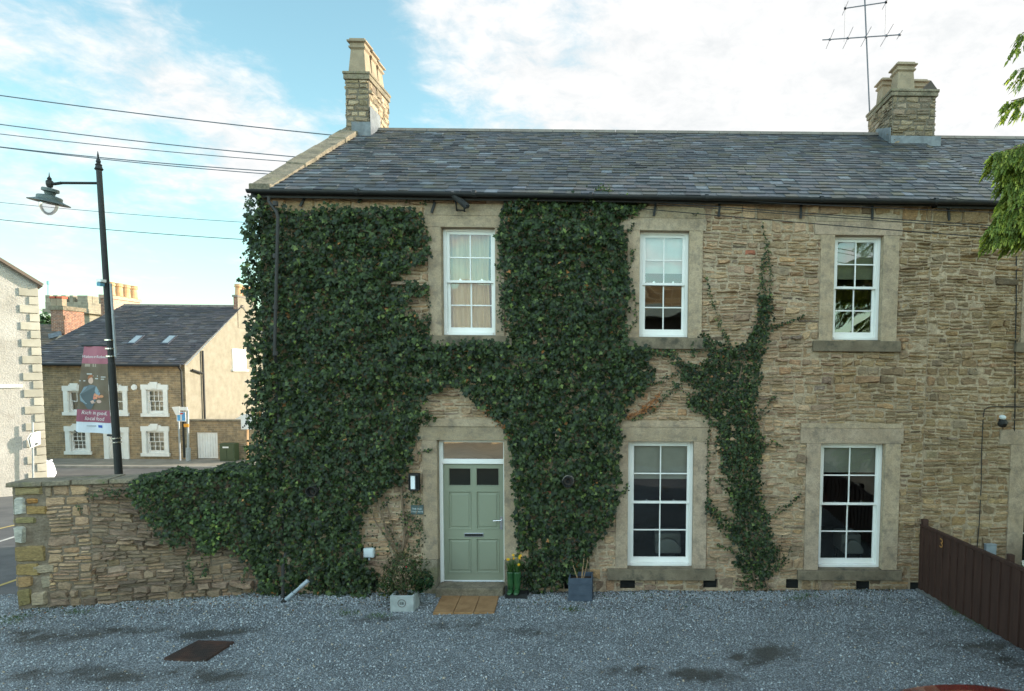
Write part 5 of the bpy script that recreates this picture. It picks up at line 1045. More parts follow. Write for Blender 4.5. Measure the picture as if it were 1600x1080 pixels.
# ------------------------------------------------------------------ street beyond the garden wall
FY = 23.9          # front of the far houses
sheet('road', [-200, -80, -40, -30, -22, -16, -13, -10, -7.5], [-1.6, .5, 3, 6, 10, 15, 19, 21.3], lambda x, y: hz(-20, y), M['asphalt'], .012)
sheet('pavement', [-60, -40, -30, -22, -14, -6], [21.42, 23.0, FY+.2], lambda x, y: ROADZ+.11, M['paving'])
kb = MB(); x = -60.0
while x < -6: kb.box(x+.004, x+.896, 21.28, 21.42, ROADZ-.1, ROADZ+.112, (rng.uniform(.8, 1.1),)*3); x += .9
struct(kb.build('kerb', M['kerb']))
def strip(name, pts, wd, m, dz=.018):
    V = []; n = len(pts); 
    for i, (x, y) in enumerate(pts):
        a = Vector(pts[max(0, i-1)]); b2 = Vector(pts[min(n-1, i+1)]); t = (b2-a).normalized(); s = Vector((-t.y, t.x))*wd/2; V += [(x-s.x, y-s.y, hz(-20, y)+dz), (x+s.x, y+s.y, hz(-20, y)+dz)]
    struct(mesh_np(name, V, [(2*i, 2*i+1, 2*i+3, 2*i+2) for i in range(n-1)], m))
def gp(u, v, z=-1.2):
    for _ in range(6): p = atz(u, v, z); z = hz(-20, p.y)+.015
    return p
A, B = gp(0, 915), gp(26, 906); C2, D2 = gp(0, 868), gp(24, 864); dv = (B-A); strip('road_edge_line', [(A.x-dv.x*6, A.y-dv.y*6), (A.x, A.y), (B.x, B.y), (B.x+dv.x*3, B.y+dv.y*3)], .09, M['yellowpaint'])
A, B = gp(0, 846), gp(26, 838); dv = B-A; strip('road_centre_line', [(A.x-dv.x*6, A.y-dv.y*6), (A.x, A.y), (B.x, B.y), (B.x+dv.x*3, B.y+dv.y*3)], .10, M['roadpaint'])
A, B = gp(0, 826), gp(26, 820); dv = B-A; strip('road_side_line', [(A.x-dv.x*6, A.y-dv.y*6), (A.x, A.y), (B.x, B.y), (B.x+dv.x*3, B.y+dv.y*3)], .10, M['yellowpaint'])
# ---- far stone house
GXF = at(291, 640, FY).x; LXF = -31.4
ez = at(200, 569, FY-.25).z; RYF = FY+5.2; rzf = at(280, 477.5, RYF).z
fh = thing('far_stone_house', 'far stone house with white window surrounds, dark slate roof and cream gable', 'house', ((GXF+LXF)/2, FY, ROADZ+.1))
def frect(u0, v0, u1, v1): return rect(u0, v0, u1, v1, FY)
fwins = [frect(107, 611, 130, 644), frect(170, 611, 193, 645), frect(229.5, 609, 256, 646), frect(110, 674, 135, 705), frect(229.5, 674, 257.5, 708)]
fdoor = frect(171, 676, 195, 720)
mb = MB(); FB = ROADZ-.3
panel(mb, lambda s, t, d: (s, FY-d, t), LXF, GXF, FB, ez, fwins+[fdoor]); fwl = mb.build('front_wall', M['stone_far'], fh)
mb = MB()
for h in fwins: mb.quad((h[0]-.02, FY+.25, h[2]-.02), (h[1]+.02, FY+.25, h[2]-.02), (h[1]+.02, FY+.25, h[3]+.02), (h[0]-.02, FY+.25, h[3]+.02))
mb.build('room_behind', plain('pale_net_room', (.62, .58, .50), .9), fh)
M['render_cream'] = mat('cream_roughcast', (.22, .19, .14), (.28, .245, .19), .92, 2.5, bump=.6, bscale=45, bdist=.02, fine=.10, extra=stain((.19, .16, .12), 1.2, .55, .7, .5))
mb = MB(); mb.add([(GXF, FY, FB), (GXF, 2*RYF-FY, FB), (GXF, 2*RYF-FY, ez), (GXF, RYF, rzf-.05), (GXF, FY, ez)], [(0, 1, 2, 3, 4)]); gbl = mb.build('gable_wall', M['render_cream'], fh)
mb = MB(); mb.quad((LXF, FY, FB), (LXF, 2*RYF-FY, FB), (LXF, 2*RYF-FY, ez), (LXF, FY, ez)); mb.quad((LXF, 2*RYF-FY, FB), (GXF, 2*RYF-FY, FB), (GXF, 2*RYF-FY, ez), (LXF, 2*RYF-FY, ez)); mb.build('rear_wall', M['stone_far'], fh)
for i, h in enumerate(fwins):
    o = sash_window(fh, h, frame_m='white_far', rows=2 if i > 1 else 1, cols=3 if i > 1 else 2, y0=FY+.06, bar=.03, horns=False)
    mb = MB(); w_ = .22; x0, x1, z0, z1 = h
    mb.box(x0-w_, x0, FY-.06, FY+.05, z0, z1); mb.box(x1, x1+w_, FY-.06, FY+.05, z0, z1); mb.box(x0-w_-.04, x1+w_+.04, FY-.07, FY+.05, z1+.001, z1+.26); mb.box(x0-w_-.06, x1+w_+.06, FY-.10, FY+.05, z0-.17, z0-.001)
    xc = (x0+x1)/2; mb.hexa([(xc-.13, FY-.11, z1+.06), (xc+.13, FY-.11, z1+.06), (xc+.13, FY-.071, z1+.06), (xc-.13, FY-.071, z1+.06)], [(xc-.20, FY-.11, z1+.40), (xc+.20, FY-.11, z1+.40), (xc+.20, FY-.071, z1+.40), (xc-.20, FY-.071, z1+.40)]); mb.box(xc-.3, xc+.3, FY-.068, FY+.02, z1+.262, z1+.33)
    mb.build('window_surround', M['white_far'], o)
mb = MB(); x0, x1, z0, z1 = fdoor; mb.box(x0, x1, FY+.05, FY+.10, z0, z1); dd = mb.build('door', M['white_far'], fh)
mb = MB(); mb.box(x0-.24, x0-.001, FY-.07, FY+.05, z0-.1, z1); mb.box(x1+.001, x1+.24, FY-.07, FY+.05, z0-.1, z1); mb.box(x0-.26, x1+.26, FY-.08, FY+.05, z1+.001, z1+.28); mb.build('door_surround', M['white_far'], dd)
mb = MB(); c_ = at(209.6, 605.5, FY); mb.lathe([(.16, 0), (.13, .05)], (c_.x, FY, c_.z), 20, (0, -1, 0)); mb.build('oval_plate', M['white_far'], fh)
slates(fh, 'roof', (LXF-.1, FY-.28, ez-.02), (GXF+.12, FY-.28, ez-.02), (GXF+.12, RYF, rzf), (at(193, 477, RYF).x, RYF, rzf), 34, wid=(.26, .42), seed=21, lift=.02, pal=[((.058, .052, .055), 4), ((.075, .066, .066), 3), ((.045, .042, .045), 3), ((.12, .115, .12), .5), ((.085, .07, .06), 1)])
mb = MB(); mb.quad((LXF, FY, ez-.03), (GXF+.1, FY, ez-.03), (GXF+.1, RYF, rzf-.03), (at(194, 477, RYF).x, RYF, rzf-.03)); mb.quad((LXF, 2*RYF-FY+.3, ez-.1), (GXF+.12, 2*RYF-FY+.3, ez-.1), (GXF+.12, RYF, rzf), (at(193, 477, RYF).x, RYF, rzf)); mb.build('roof_underside', M['slate'], fh)
mb = MB(); x = at(194, 477, RYF).x
while x < GXF: mb.hexa([(x+.01, RYF-.15, rzf-.08), (x+.49, RYF-.15, rzf-.08), (x+.49, RYF+.15, rzf-.08), (x+.01, RYF+.15, rzf-.08)], [(x+.01, RYF-.04, rzf+.06), (x+.49, RYF-.04, rzf+.06), (x+.49, RYF+.04, rzf+.06), (x+.01, RYF+.04, rzf+.06)], (1, 1, 1)); x += .5
mb.build('ridge_tiles', M['ashlar_dark'], fh)
mb = MB(); mb.tube([(LXF, FY-.32, ez-.05), (GXF, FY-.32, ez-.05)], .07, 8); q = at(290, 600, FY-.1); mb.tube([(GXF-.12, FY-.3, ez-.08), (GXF-.12, FY-.10, ez-.35), (GXF-.12, FY-.1, ROADZ+.2)], .05, 8); mb.build('gutter_and_downpipe', M['black_iron'], fh)
# the window and pipe on the gable
gw0, gw1 = atx(363, 577, GXF), atx(383, 546, GXF); y0, y1, z0, z1 = gw0.y, gw1.y, gw0.z, gw1.z
mb = MB(); e = .09
mb.box(GXF+.0, GXF+.05, y0, y1, z0, z0+e); mb.box(GXF, GXF+.05, y0, y1, z1-e, z1); mb.box(GXF, GXF+.05, y0, y0+e, z0+e, z1-e); mb.box(GXF, GXF+.05, y1-e, y1, z0+e, z1-e); mb.box(GXF, GXF+.06, y0+e, y1-e, (z0+z1)/2-.04, (z0+z1)/2+.04); mb.box(GXF, GXF+.045, (y0+y1)/2-.02, (y0+y1)/2+.02, z0+e, z1-e)
mb.box(GXF, GXF+.13, y0-.12, y1+.12, z0-.12, z0-.002); mb2 = MB(); mb2.quad((GXF+.015, y0+.02, z0+.02), (GXF+.015, y1-.02, z0+.02), (GXF+.015, y1-.02, z1-.02), (GXF+.015, y0+.02, z1-.02)); w_ = mb.build('gable_window', M['white_far'], fh); mb2.build('window_pane', plain('curtained_pane', (.5, .49, .46), .15), w_)
q = atx(316.7, 640, GXF); mb = MB(); mb.tube([(GXF+.1, q.y, atx(316, 548, GXF).z), (GXF+.1, q.y, ROADZ+1.8)], .055, 8); k = atx(312, 580, GXF); mb.tube([(GXF+.1, q.y-.9, k.z+.06), (GXF+.1, q.y-.1, k.z-.12)], .06, 8); mb.build('soil_pipe', M['black_iron'], fh)
for i, (ua, ub) in enumerate(((197, 221), (249.5, 273))):      # roof lights
    def rp(u, v):
        n_ = Vector((0, -(rzf-ez), RYF-FY+.28)).normalized(); return on_plane(u, v, Vector((0, FY-.28, ez-.02))+n_*.06, n_)
    a, b, c, d = rp(ua, 537), rp(ua+13, 537), rp(ub, 523.5), rp(ub-13, 523.5); n_ = Vector((0, -(rzf-ez), RYF-FY+.28)).normalized()
    xa, xb = a.x, a.x+(b.x-a.x); a, b, c, d = Vector((xa, a.y, a.z)), Vector((xb, a.y, a.z)), Vector((xb, c.y, c.z)), Vector((xa, c.y, c.z))
    off = c.x*0; mb = MB(); mb.hexa([a-n_*.06, b-n_*.06, c-n_*.06, d-n_*.06], [a, b, c, d]); o = mb.build('roof_light', plain('dark_roof_light_frame', (.05, .055, .07), .4), fh)
    mb = MB(); L_ = lambda s, t: a.lerp(b, s).lerp(d.lerp(c, s), t)+n_*.008
    mb.quad(L_(.12, .1), L_(.88, .1), L_(.88, .9), L_(.12, .9)); mb.build('roof_light_pane', plain('sky_lit_pane', (.30, .34, .36), .08), o)
# chimneys of the far house
def round_pots(par, xs_, y, z, h, r_, m='pot'):
    for x in xs_:
        yy = y if not isinstance(x, tuple) else x[1]; xx = x if not isinstance(x, tuple) else x[0]; mb = MB(); mb.lathe([(r_*1.05, 0), (r_, h*.12), (r_*.86, h*.7), (r_*1.15, h*.78), (r_*1.15, h*.86), (r_*.95, h*.9), (r_*1.1, h), (r_*.8, h), (r_*.75, h*.7)], (xx, yy, z), 14); mb.build('chimney_pot', M[m], par, smooth=False)
y_ = RYF-.35; a, b = at(365, 480, y_), at(377, 480, y_); tz_ = at(371, 461, y_).z
mb = MB(); mb.box(a.x, GXF+.02, y_, y_+2.0, rzf-1.3, tz_-.12); c1 = mb.build('chimney', M['brick_far'], fh); mb = MB(); mb.box(a.x-.05, GXF+.06, y_-.05, y_+2.05, tz_-.119, tz_); mb.build('chimney_cap', M['ashlar_dark'], c1)
mb = MB(); mb.box(GXF+.022, GXF+.03, y_, y_+2.0, rzf-1.3, tz_-.121); mb.build('sunlit_cream_side', M['render_cream'], c1)  # thin cream sheet on the sunward face, sunlight painted into its colour
round_pots(c1, [((a.x+GXF)/2, y_+.35), ((a.x+GXF)/2, y_+.95), ((a.x+GXF)/2, y_+1.55)], 0, tz_, .66, .19, 'terracotta')
y_ = RYF+.5; a, b = at(157.5, 480, y_), at(167.5, 480, y_); tz_ = at(162, 460.5, y_).z
mb = MB(); mb.box(a.x, b.x, y_, y_+2.7, -1, tz_-.2); c2 = mb.build('chimney', M['brick_far'], fh); mb = MB(); mb.box(b.x+.001, b.x+.01, y_, y_+2.7, -1, tz_-.2); mb.build('sunlit_brick_side', M['brick_pale'], c2); mb = MB(); mb.box(a.x-.06, b.x+.08, y_-.06, y_+2.76, tz_-.199, tz_); mb.build('chimney_cap', M['brick_pale'], c2)  # sunward flank painted in paler brick to look sunlit
round_pots(c2, [((a.x+b.x)/2+.12, y_+.45+i*.62) for i in range(4)], 0, tz_, .8, .2, 'terracotta')
# ---- yard wall, gate and cabinet to the right of the far house
yw = thing('yard_wall', 'stone yard wall joining the cream gable across the street', 'wall', (GXF+2, FY, ROADZ+.1))
XW1 = at(470, 700, FY).x; wt = at(340, 658.5, FY).z; g = frect(307, 675.5, 340, 724)
mb = MB(); panel(mb, lambda s, t, d: (s, FY+.02-d, t), GXF+.01, XW1, FB, wt, [g]); mb.quad((GXF, FY+.02, wt), (XW1, FY+.02, wt), (XW1, FY+.4, wt), (GXF, FY+.4, wt)); mb.build('stone_wall', M['stone_far'], yw)
mb = MB(); mb.box(GXF+.01, XW1, FY-.04, FY+.45, wt+.001, wt+.09); mb.build('coping', M['moss_stone'], yw)
gt_ = thing('yard_gate', 'white painted boarded gate in the stone yard wall', 'gate', ((g[0]+g[1])/2, FY+.1, ROADZ+.1)); mb = MB(); n = 8
for i in range(n): xa = g[0]+.01+(g[1]-g[0]-.02)*i/n; mb.box(xa+.008, xa+(g[1]-g[0]-.02)/n-.008, FY+.08, FY+.12, ROADZ+.15, g[3]-.03)
mb.box(g[0]+.01, g[1]-.01, FY+.121, FY+.15, ROADZ+.3, ROADZ+.5); mb.box(g[0]+.01, g[1]-.01, FY+.121, FY+.15, g[3]-.4, g[3]-.2); mb.build('boards', M['white_far'], gt_)
cb_ = thing('street_cabinet', 'dark green street cabinet with small white label beside the white gate', 'cabinet', at(356, 726, FY-.6)); x0, x1, z0, z1 = rect(343, 693, 366, 725, FY-.7); z0 = ROADZ+.1; mb = MB(); mb.box(x0, x1, FY-.7, FY-.25, z0, z1)
mb.build('cabinet_body', plain('cabinet_green', (.045, .065, .03), .5), cb_, bevel=.03); mb = MB(); mb.box(x0+.03, (x0+x1)/2-.01, FY-.72, FY-.701, z0+.12, z1-.08); mb.box((x0+x1)/2+.01, x1-.03, FY-.72, FY-.701, z0+.12, z1-.08); mb.build('cabinet_door', plain('cabinet_green_door', (.05, .072, .034), .45), cb_, bevel=.006)
mb = MB(); mb.box(x0+.18, x0+.48, FY-.73, FY-.721, z1-.24, z1-.16); mb.build('cabinet_label', M['white_far'], cb_)
yr = thing('rendered_outbuilding', 'low pale lean-to roof rising behind the yard wall', 'outbuilding', (GXF+3, FY+2, ROADZ)); mb = MB(); a, b, c = at(355, 661, FY+1.5), at(378, 649, FY+1.5), at(470, 649, FY+1.5); mb.prism([(a.x, ROADZ), (a.x, a.z), (b.x, b.z), (c.x, c.z), (c.x, ROADZ)], FY+1.5, FY+5); mb.build('shed_wall', M['white_far'], yr)
# ---- street signs
def post(name, u, v0, v1, y, r_, m, par):
    a, b = at(u[0], v0, y), at(u[1], v1, y); mb = MB(); mb.tube([a, b], r_, 8); return mb.build(name, M[m], par)
sg = thing('no_through_road_sign', 'square blue no-through-road sign on a slim grey pole before the far house', 'road sign', at(281, 728, FY-.4)); Y1 = FY-.5
post('pole', (278.5, 282), 640, 728, Y1, .045, 'grey_paint', sg)
x0, x1, z0, z1 = rect(276.5, 643.5, 290.5, 658.5, Y1-.08); mb = MB(); mb.box(x0, x1, Y1-.10, Y1-.08, z0, z1); mb.build('sign_panel', plain('sign_white', (.8, .8, .8), .4), sg)
mb = MB(); mb.box(x0+.03, x1-.03, Y1-.106, Y1-.1005, z0+.03, z1-.03); mb.build('blue_field', plain('sign_blue', (.08, .33, .62), .4), sg); xc = (x0+x1)/2; mb = MB(); mb.box(xc-.035, xc+.035, Y1-.112, Y1-.1065, z0+.05, z1-.13); mb.build('white_stem', M['white_far'], sg)
mb = MB(); mb.box(xc-.11, xc+.11, Y1-.113, Y1-.1066, z1-.129, z1-.06); mb.build('red_bar', plain('sign_red', (.6, .06, .04), .4), sg)
s2 = thing('street_light_base', 'grey sign pole with stepped base and small orange plate by the far house corner', 'pole', at(294, 728, FY-.6)); Y2 = FY-.7
post('pole', (293.5, 294), 640, 700, Y2, .055, 'grey_paint', s2); post('base', (294, 294.3), 700, 728, Y2, .11, 'grey_paint', s2); x0, x1, z0, z1 = rect(287, 662.5, 294.5, 667.5, Y2-.1); mb = MB(); mb.box(x0, x1, Y2-.10, Y2-.06, z0, z1); mb.build('orange_plate', plain('orange_plate', (.75, .30, .02), .5), s2)
s3 = thing('direction_signs', 'small white direction plates above the blue no-through-road sign', 'sign', at(280, 640, Y2)); mb = MB(); P = [(268.5, 636), (281, 635), (281, 648.5), (275, 648.5)]; mb.prism([(at(u, v, Y2-.15).x, at(u, v, Y2-.15).z) for u, v in P], Y2-.17, Y2-.15); x0, x1, z0, z1 = rect(281.5, 636, 293, 641.5, Y2-.15); mb.box(x0, x1, Y2-.17, Y2-.15, z0, z1); mb.build('sign_plates', M['white_far'], s3)
s4 = thing('notice_board', 'white street notice with black marks half hidden by the ivy edge', 'sign', at(386, 728, FY-.8)); Y4 = FY-3; x0, x1, z0, z1 = rect(377, 647, 396, 671, Y4); mb = MB(); mb.box(x0, x1, Y4-.03, Y4, z0, z1); mb.build('sign_panel', M['white_far'], s4); post('pole', (386.5, 386.5), 640, 735, Y4+.06, .05, 'terracotta', s4)
mb = MB()
for k in range(5): u = 378.5+k*2.6; v = 669-k*2.2; q0, q1 = at(u, v, Y4-.035), at(u+2, v-2.5, Y4-.035); mb.box(min(q0.x, q1.x), max(q0.x, q1.x), Y4-.037, Y4-.0305, min(q0.z, q1.z), max(q0.z, q1.z))
mb.build('black_marks', M['dark'], s4)
# ---- tower, rear roofs and brick stack behind
tw = thing('church_tower', 'battlemented pale stone tower rising behind the brick chimneys', 'tower', at(115, 520, 75)); TY = 70.
q0, q1 = at(71, 482, TY), at(138, 482, TY); tz1, tz0 = at(100, 461.5, TY).z, -2; sz = at(100, 472, TY).z; st_ = at(100, 483, TY).z; wid_ = q1.x-q0.x
M['tower'] = mat('tower_stone', (.8, .8, .8), (1.25, 1.2, 1.1), .92, 2, bump=.5, extra=chain(brick_extra(.7, .35, (.28, .25, .2), (.26, .225, .175), (.20, .175, .135)), stain((.12, .11, .08), .5, .5, .7, .5)))
mb = MB(); mb.box(q0.x+.5, q1.x-.3, TY+.5, TY+wid_*.9, tz0, st_); mb.box(q0.x, q1.x, TY, TY+wid_*.95, st_+.001, sz); o = mb.build('tower_body', M['tower'], tw)
mb = MB()
for ua, ub in ((71, 78), (83, 90), (96, 103), (109, 114), (121, 137)): a, b = at(ua, 470, TY), at(ub, 470, TY); mb.box(a.x, b.x, TY, TY+.7, sz+.001, tz1)
for f0, f1 in ((0, .2), (.36, .55), (.72, .95)): mb.box(q1.x-.7, q1.x-.001, TY+.71+wid_*f0, TY+.7+wid_*f1*.9, sz+.001, tz1)
mb.box(q0.x-.2, q1.x+.2, TY-.2, TY+wid_*.95+.2, st_-.5, st_); mb.build('battlement', M['tower'], tw)
mb = MB(); a = at(75, 462, TY+4); b = at(75, 442, TY+4); mb.tube([a, b], .05, 6); mb.lathe([(.14, -.2), (.14, .2)], b, 8); mb.build('weather_vane', plain('verdigris', (.15, .35, .36), .6), tw)
bh = thing('rear_cottage', 'brown-roofed cottage with a tall brick chimney stack behind the far house', 'house', at(95, 600, 34)); BY = 31.
c0, c1_ = at(80.5, 520, BY), at(97, 520, BY); zt = at(95, 478, BY).z; mb = MB(); mb.box(c0.x, at(100, 520, BY).x, BY, BY+1.6, 1.5, zt-.25); o = mb.build('chimney', M['brick_far'], bh); mb = MB(); mb.box(c0.x-.08, at(100, 520, BY).x+.08, BY-.08, BY+1.7, zt-.249, zt); mb.build('chimney_cap', M['moss_stone'], o)
for u in (88, 97): p = at(u, 478, BY+.6); mb = MB(); mb.box(p.x-.17, p.x+.17, BY+.4, BY+.75, zt, zt+.5); mb.build('chimney_pot', M['pot'], o); mb = MB(); mb.box(p.x-.21, p.x+.21, BY+.36, BY+.79, zt+.501, zt+.62); mb.build('red_pot_cap', plain('red_clay', (.42, .08, .04), .8), o)
P = [at(60, 508, BY-1), at(84, 506, BY-1)]; q = at(62, 560, BY-3)
mb = MB(); e0, e1 = at(40, 600, BY-3.5), at(105, 600, BY-3.5); r0_, r1_ = at(40, 508, BY), at(86, 507, BY); r2 = at(130, 560, BY-2.5)
mb.box(at(30, 600, BY).x, at(110, 600, BY).x, BY-1.5, BY+4, ROADZ, at(60, 560, BY-1.5).z); mb.build('cottage_wall', M['stone_far'], bh)
slates(bh, 'roof', at(35, 575, BY-3), at(112, 575, BY-3), at(90, 507, BY+.6), at(40, 507, BY+.6), 22, seed=31, wid=(.25, .4), pal=[((.13, .09, .06), 3), ((.09, .07, .05), 3), ((.17, .12, .08), 1)])
mb = MB(); mb.bar(at(66, 560, BY-3.2), at(98, 527, BY-.4), .3, .22); mb.build('verge_coping', M['ashlar'], bh); mb = MB(); mb.bar(at(76, 526, BY-.6), at(96, 521, BY-.3), .5, .05, (0, -.7, .7)); mb.build('chimney_flashing', M['lead'], bh)
def far_tree(u, v, y, h, w_, seed, lab):
    base = at(u, v, y); o = thing('distant_tree', lab, 'tree', (base.x, y, hz(-20, y))); mb = MB(); z0 = hz(-20, y); mb.tube([(base.x, y, z0), (base.x+.2, y, z0+h*.5), (base.x, y, z0+h*.9)], [.3, .18, .05], 7); mb.build('trunk', M['stem'], o)
    bush(o, (base.x, y, z0+h*.68), (w_, w_, h*.36), 3500, seed, .35, [(.03, .07, .03), (.02, .05, .025), (.05, .09, .04)], m='conifer', name='crown')
far_tree(66, 505, 62, (at(66, 498, 62).z-hz(-20, 62))*1.02, 1.6, 61, 'small dark tree showing between the left building and the tower')
# ---- rendered building at the left edge
LC = at(66, 600, 13.2); yaw = R(46); LD = Vector((-math.cos(yaw), -math.sin(yaw), 0)); LN = Vector((math.sin(yaw), -math.cos(yaw), 0))
lh = thing('rendered_building', 'pale roughcast gable building at the left edge with stone quoins and a white band', 'building', (LC.x, LC.y, hz(-20, 13)))
def lp(u, v, off=0.0): return on_plane(u, v, LC+LN*off, LN)
M['roughcast'] = mat('pale_roughcast', (.40, .36, .315), (.50, .455, .405), .93, 1.2, bump=1, bscale=22, bdist=.03, fine=.12, extra=chain(stain((.27, .235, .195), 1.3, .5, .7, .6), stain((.24, .21, .175), .6, .55, .75, .6)))
ck = lp(64, 446); zc = ck.z; slope = (lp(0, 392).z-ck.z)/((lp(0, 392)-ck).length); Wd = 7.5; zb = ROADZ-.2
def lw(s, z, off=0.0): p = LC+LD*s+LN*off; return Vector((p.x, p.y, z))
mb = MB(); bk = -LN*9; A = [lw(0, zb), lw(2*Wd, zb), lw(2*Wd, zc), lw(Wd, zc+slope*Wd), lw(0, zc)]; mb.add(A, [(0, 1, 2, 3, 4)]); mb.quad(A[0], A[4], A[4]+bk, A[0]+bk); mb.quad(A[1], A[2], A[2]+bk, A[1]+bk); lo = mb.build('gable_wall', M['roughcast'], lh)
mb = MB(); ov = .22
for s0, s1 in ((-.12, Wd), (2*Wd+.12, Wd)):
    z0_ = zc-slope*.12 if s0 < 0 or s0 > Wd else 0; a, b = lw(s0, z0_+.03, ov), lw(s1, zc+slope*Wd+.05, ov); up = Vector((0, 0, .11)); mb.hexa([a, b, b+bk-LN*.4, a+bk-LN*.4], [a+up, b+up, b+bk-LN*.4+up, a+bk-LN*.4+up])
mb.build('roof', plain('brown_roof_slate', (.14, .10, .075), .8), lh)
mb = MB(); mb.bar(lw(-.12, zc-.02, .12), lw(Wd, zc+slope*(Wd+.12)-.02, .12), .04, .16); mb.build('barge_board', plain('brown_bargeboard', (.16, .12, .09), .7), lh)
qb = MB(); z = zc-.12; i = 0
while z > ROADZ: h = .285; w_ = .50 if i % 2 == 0 else .25; c = rng.uniform(.85, 1.1); qb.hexa([lw(-.012, z-h, .05), lw(w_, z-h, .05), lw(w_, z-h, -.1), lw(-.012, z-h, -.3)], [lw(-.012, z-.02, .05), lw(w_, z-.02, .05), lw(w_, z-.02, -.1), lw(-.012, z-.02, -.3)], (c, c, c*.95)); z -= h+.012; i += 1
qb.build('quoins', mat('warm_quoin_stone', (.37, .33, .275), (.45, .405, .345), .9, 3, bump=.4, bscale=30, attr=True), lh, bevel=.01)
za, zb_ = lp(30, 605.5).z, lp(30, 601).z; mb = MB(); mb.hexa([lw(.52, za, .05), lw(2*Wd, za, .05), lw(2*Wd, za, -.01), lw(.52, za, -.01)], [lw(.52, zb_, .05), lw(2*Wd, zb_, .05), lw(2*Wd, zb_, -.01), lw(.52, zb_, -.01)]); mb.build('white_band', M['white'], lh)
fsn = thing('finger_sign', 'white arrow-shaped sign on a thin grey pole before the left building', 'sign', lp(52, 745, .2)); OFF = .20
mb = MB(); mb.tube([lp(51, 660, OFF), lp(52.5, 790, OFF)], .03, 8); mb.build('pole', M['grey_paint'], fsn)
P = [(42.5, 685), (48, 677), (63, 673.5), (64, 694), (47, 701)]; f0, f1 = [lp(u, v, OFF+.05) for u, v in P], [lp(u, v, OFF+.03) for u, v in P]; mb = MB(); mb.hexa(f1, f0); mb.build('arrow_panel', M['white'], fsn)
mb = MB(); e = [lp(u, v, OFF+.056) for u, v in ((55, 693), (59, 692), (59, 694.5), (55, 695.5))]; mb.add(e, [(0, 1, 2, 3)]); e = [lp(u, v, OFF+.056) for u, v in ((44.5, 685), (49, 678.5), (50, 679), (46, 685), (49, 699), (47.5, 699))]; mb.add(e, [(0, 1, 2, 3), (0, 3, 4, 5)]); mb.build('black_marks', M['dark'], fsn)
bag = thing('white_bag', 'crumpled white sack beside the quoined corner of the left building', 'bag', at(76, 745, 13.5)); c = at(76, 735, 13.6); r = np.random.RandomState(4); mb = MB(); n = 12; L_ = []
for j, (rr, hh) in enumerate(((.16, -.3), (.19, -.1), (.17, .12), (.13, .26), (.10, .30), (.13, .38))): L_ += [(c.x+rr*(1+.15*r.randn())*math.cos(k*2*math.pi/n), c.y+rr*math.sin(k*2*math.pi/n), c.z+hh+.015*r.randn()) for k in range(n)]
mb.add(L_, [(j*n+k, j*n+(k+1) % n, (j+1)*n+(k+1) % n, (j+1)*n+k) for j in range(5) for k in range(n)]+[tuple(range(n))]); mb.build('sack', plain('white_sack', (.78, .80, .84), .6), bag)
# ------------------------------------------------------------------ street lamp with banner
LY = 2.3
lt, lb = at(154.6, 266, LY), at(186, 748, LY); ld_ = (lb-lt).normalized(); base = lt+ld_*((lt.z-hz(-20, LY))/-ld_.z)
lamp = thing('street_lamp', 'tall black street lamp with lantern arm, leaning slightly behind the garden wall', 'street lamp', base)
lu = -ld_
mb = MB(); k = (lt-lb).length; m_ = at(164, 385, LY); mb.tube([base, lb, lt.lerp(lb, .62), lt.lerp(lb, .617), lt], [.078, .070, .064, .056, .048], 14); mb.build('pole', M['black_iron'], lamp, smooth=False)
mb = MB(); mb.lathe([(.062, 0), (.075, .02), (.06, .04), (.05, .08), (.058, .10), (.03, .13), (.042, .16), (.03, .20), (.012, .24), (.018, .27), (.003, .36)], lt, 12, lu); mb.build('finial', M['black_iron'], lamp)
for v in (528, 541.5, 553.5, 683, 689.5):
    f_ = (v-266)/(748-266); mb = MB(); mb.lathe([(.088, -.012), (.088, .012)], lt.lerp(lb, f_), 14, lu); mb.build('steel_band', M['chrome'], lamp)
mb = MB(); mb.tube([lt.lerp(lb, .36)+Vector((.082, 0, 0)), lt.lerp(lb, .60)+Vector((.085, 0, 0))], .022, 8); mb.build('side_conduit', M['grey_paint'], lamp)
AX = at(96, 286, LY); AR = at(155, 286.3, LY); mb = MB(); mb.tube([AR, AX+Vector((-.0, 0, 0))], .026, 8); mb.tube([AX, AX+Vector((-.13, 0, -.02)), AX+Vector((-.24, 0, .0)), AX+Vector((-.26, 0, .05)), AX+Vector((-.20, 0, .07))], [.03, .03, .015, .012, .01], 8)
lc = at(77.5, 286, LY); mb.lathe([(.045, -.08), (.06, -.03), (.06, .03), (.03, .06), (.04, .08), (.012, .12), (.003, .20)], lc, 12); mb.lathe([(.02, -.16), (.03, -.12), (.02, -.05)], lc, 10); mb.build('lamp_arm', M['black_iron'], lamp)
tl = Vector((.16, .0, 1)).normalized(); c0 = at(80, 303, LY); M['lamp_green'] = mat('weathered_lamp_paint', (.07, .095, .095), (.11, .135, .13), .45, 6)
def AL(v, u=None): return at(u or 80, v, LY)
LS = .76
hd = MB(); top = at(79, 295, LY); hd.lathe([(p*LS, q*LS) for p, q in [(.02, .02), (.17, .0), (.18, -.02), (.18, -.075), (.12, -.10), (.10, -.16), (.23, -.19), (.26, -.21), (.26, -.28), (.30, -.30), (.43, -.345), (.43, -.36), (.25, -.345), (.20, -.33)]], top, 32, tl); ho = hd.build('lantern_head', M['lamp_green'], lamp, smooth=False)
gm = MB(); gm.lathe([(p*LS, q*LS) for p, q in [(.20, -.34), (.20, -.40), (.18, -.50), (.135, -.59), (.07, -.65), (.01, -.67)]], top, 28, tl); M['globe'] = glassmat('lamp_globe_glass', (.96, .97, .97), .8, .03); gm.build('globe', M['globe'], ho, smooth=True)
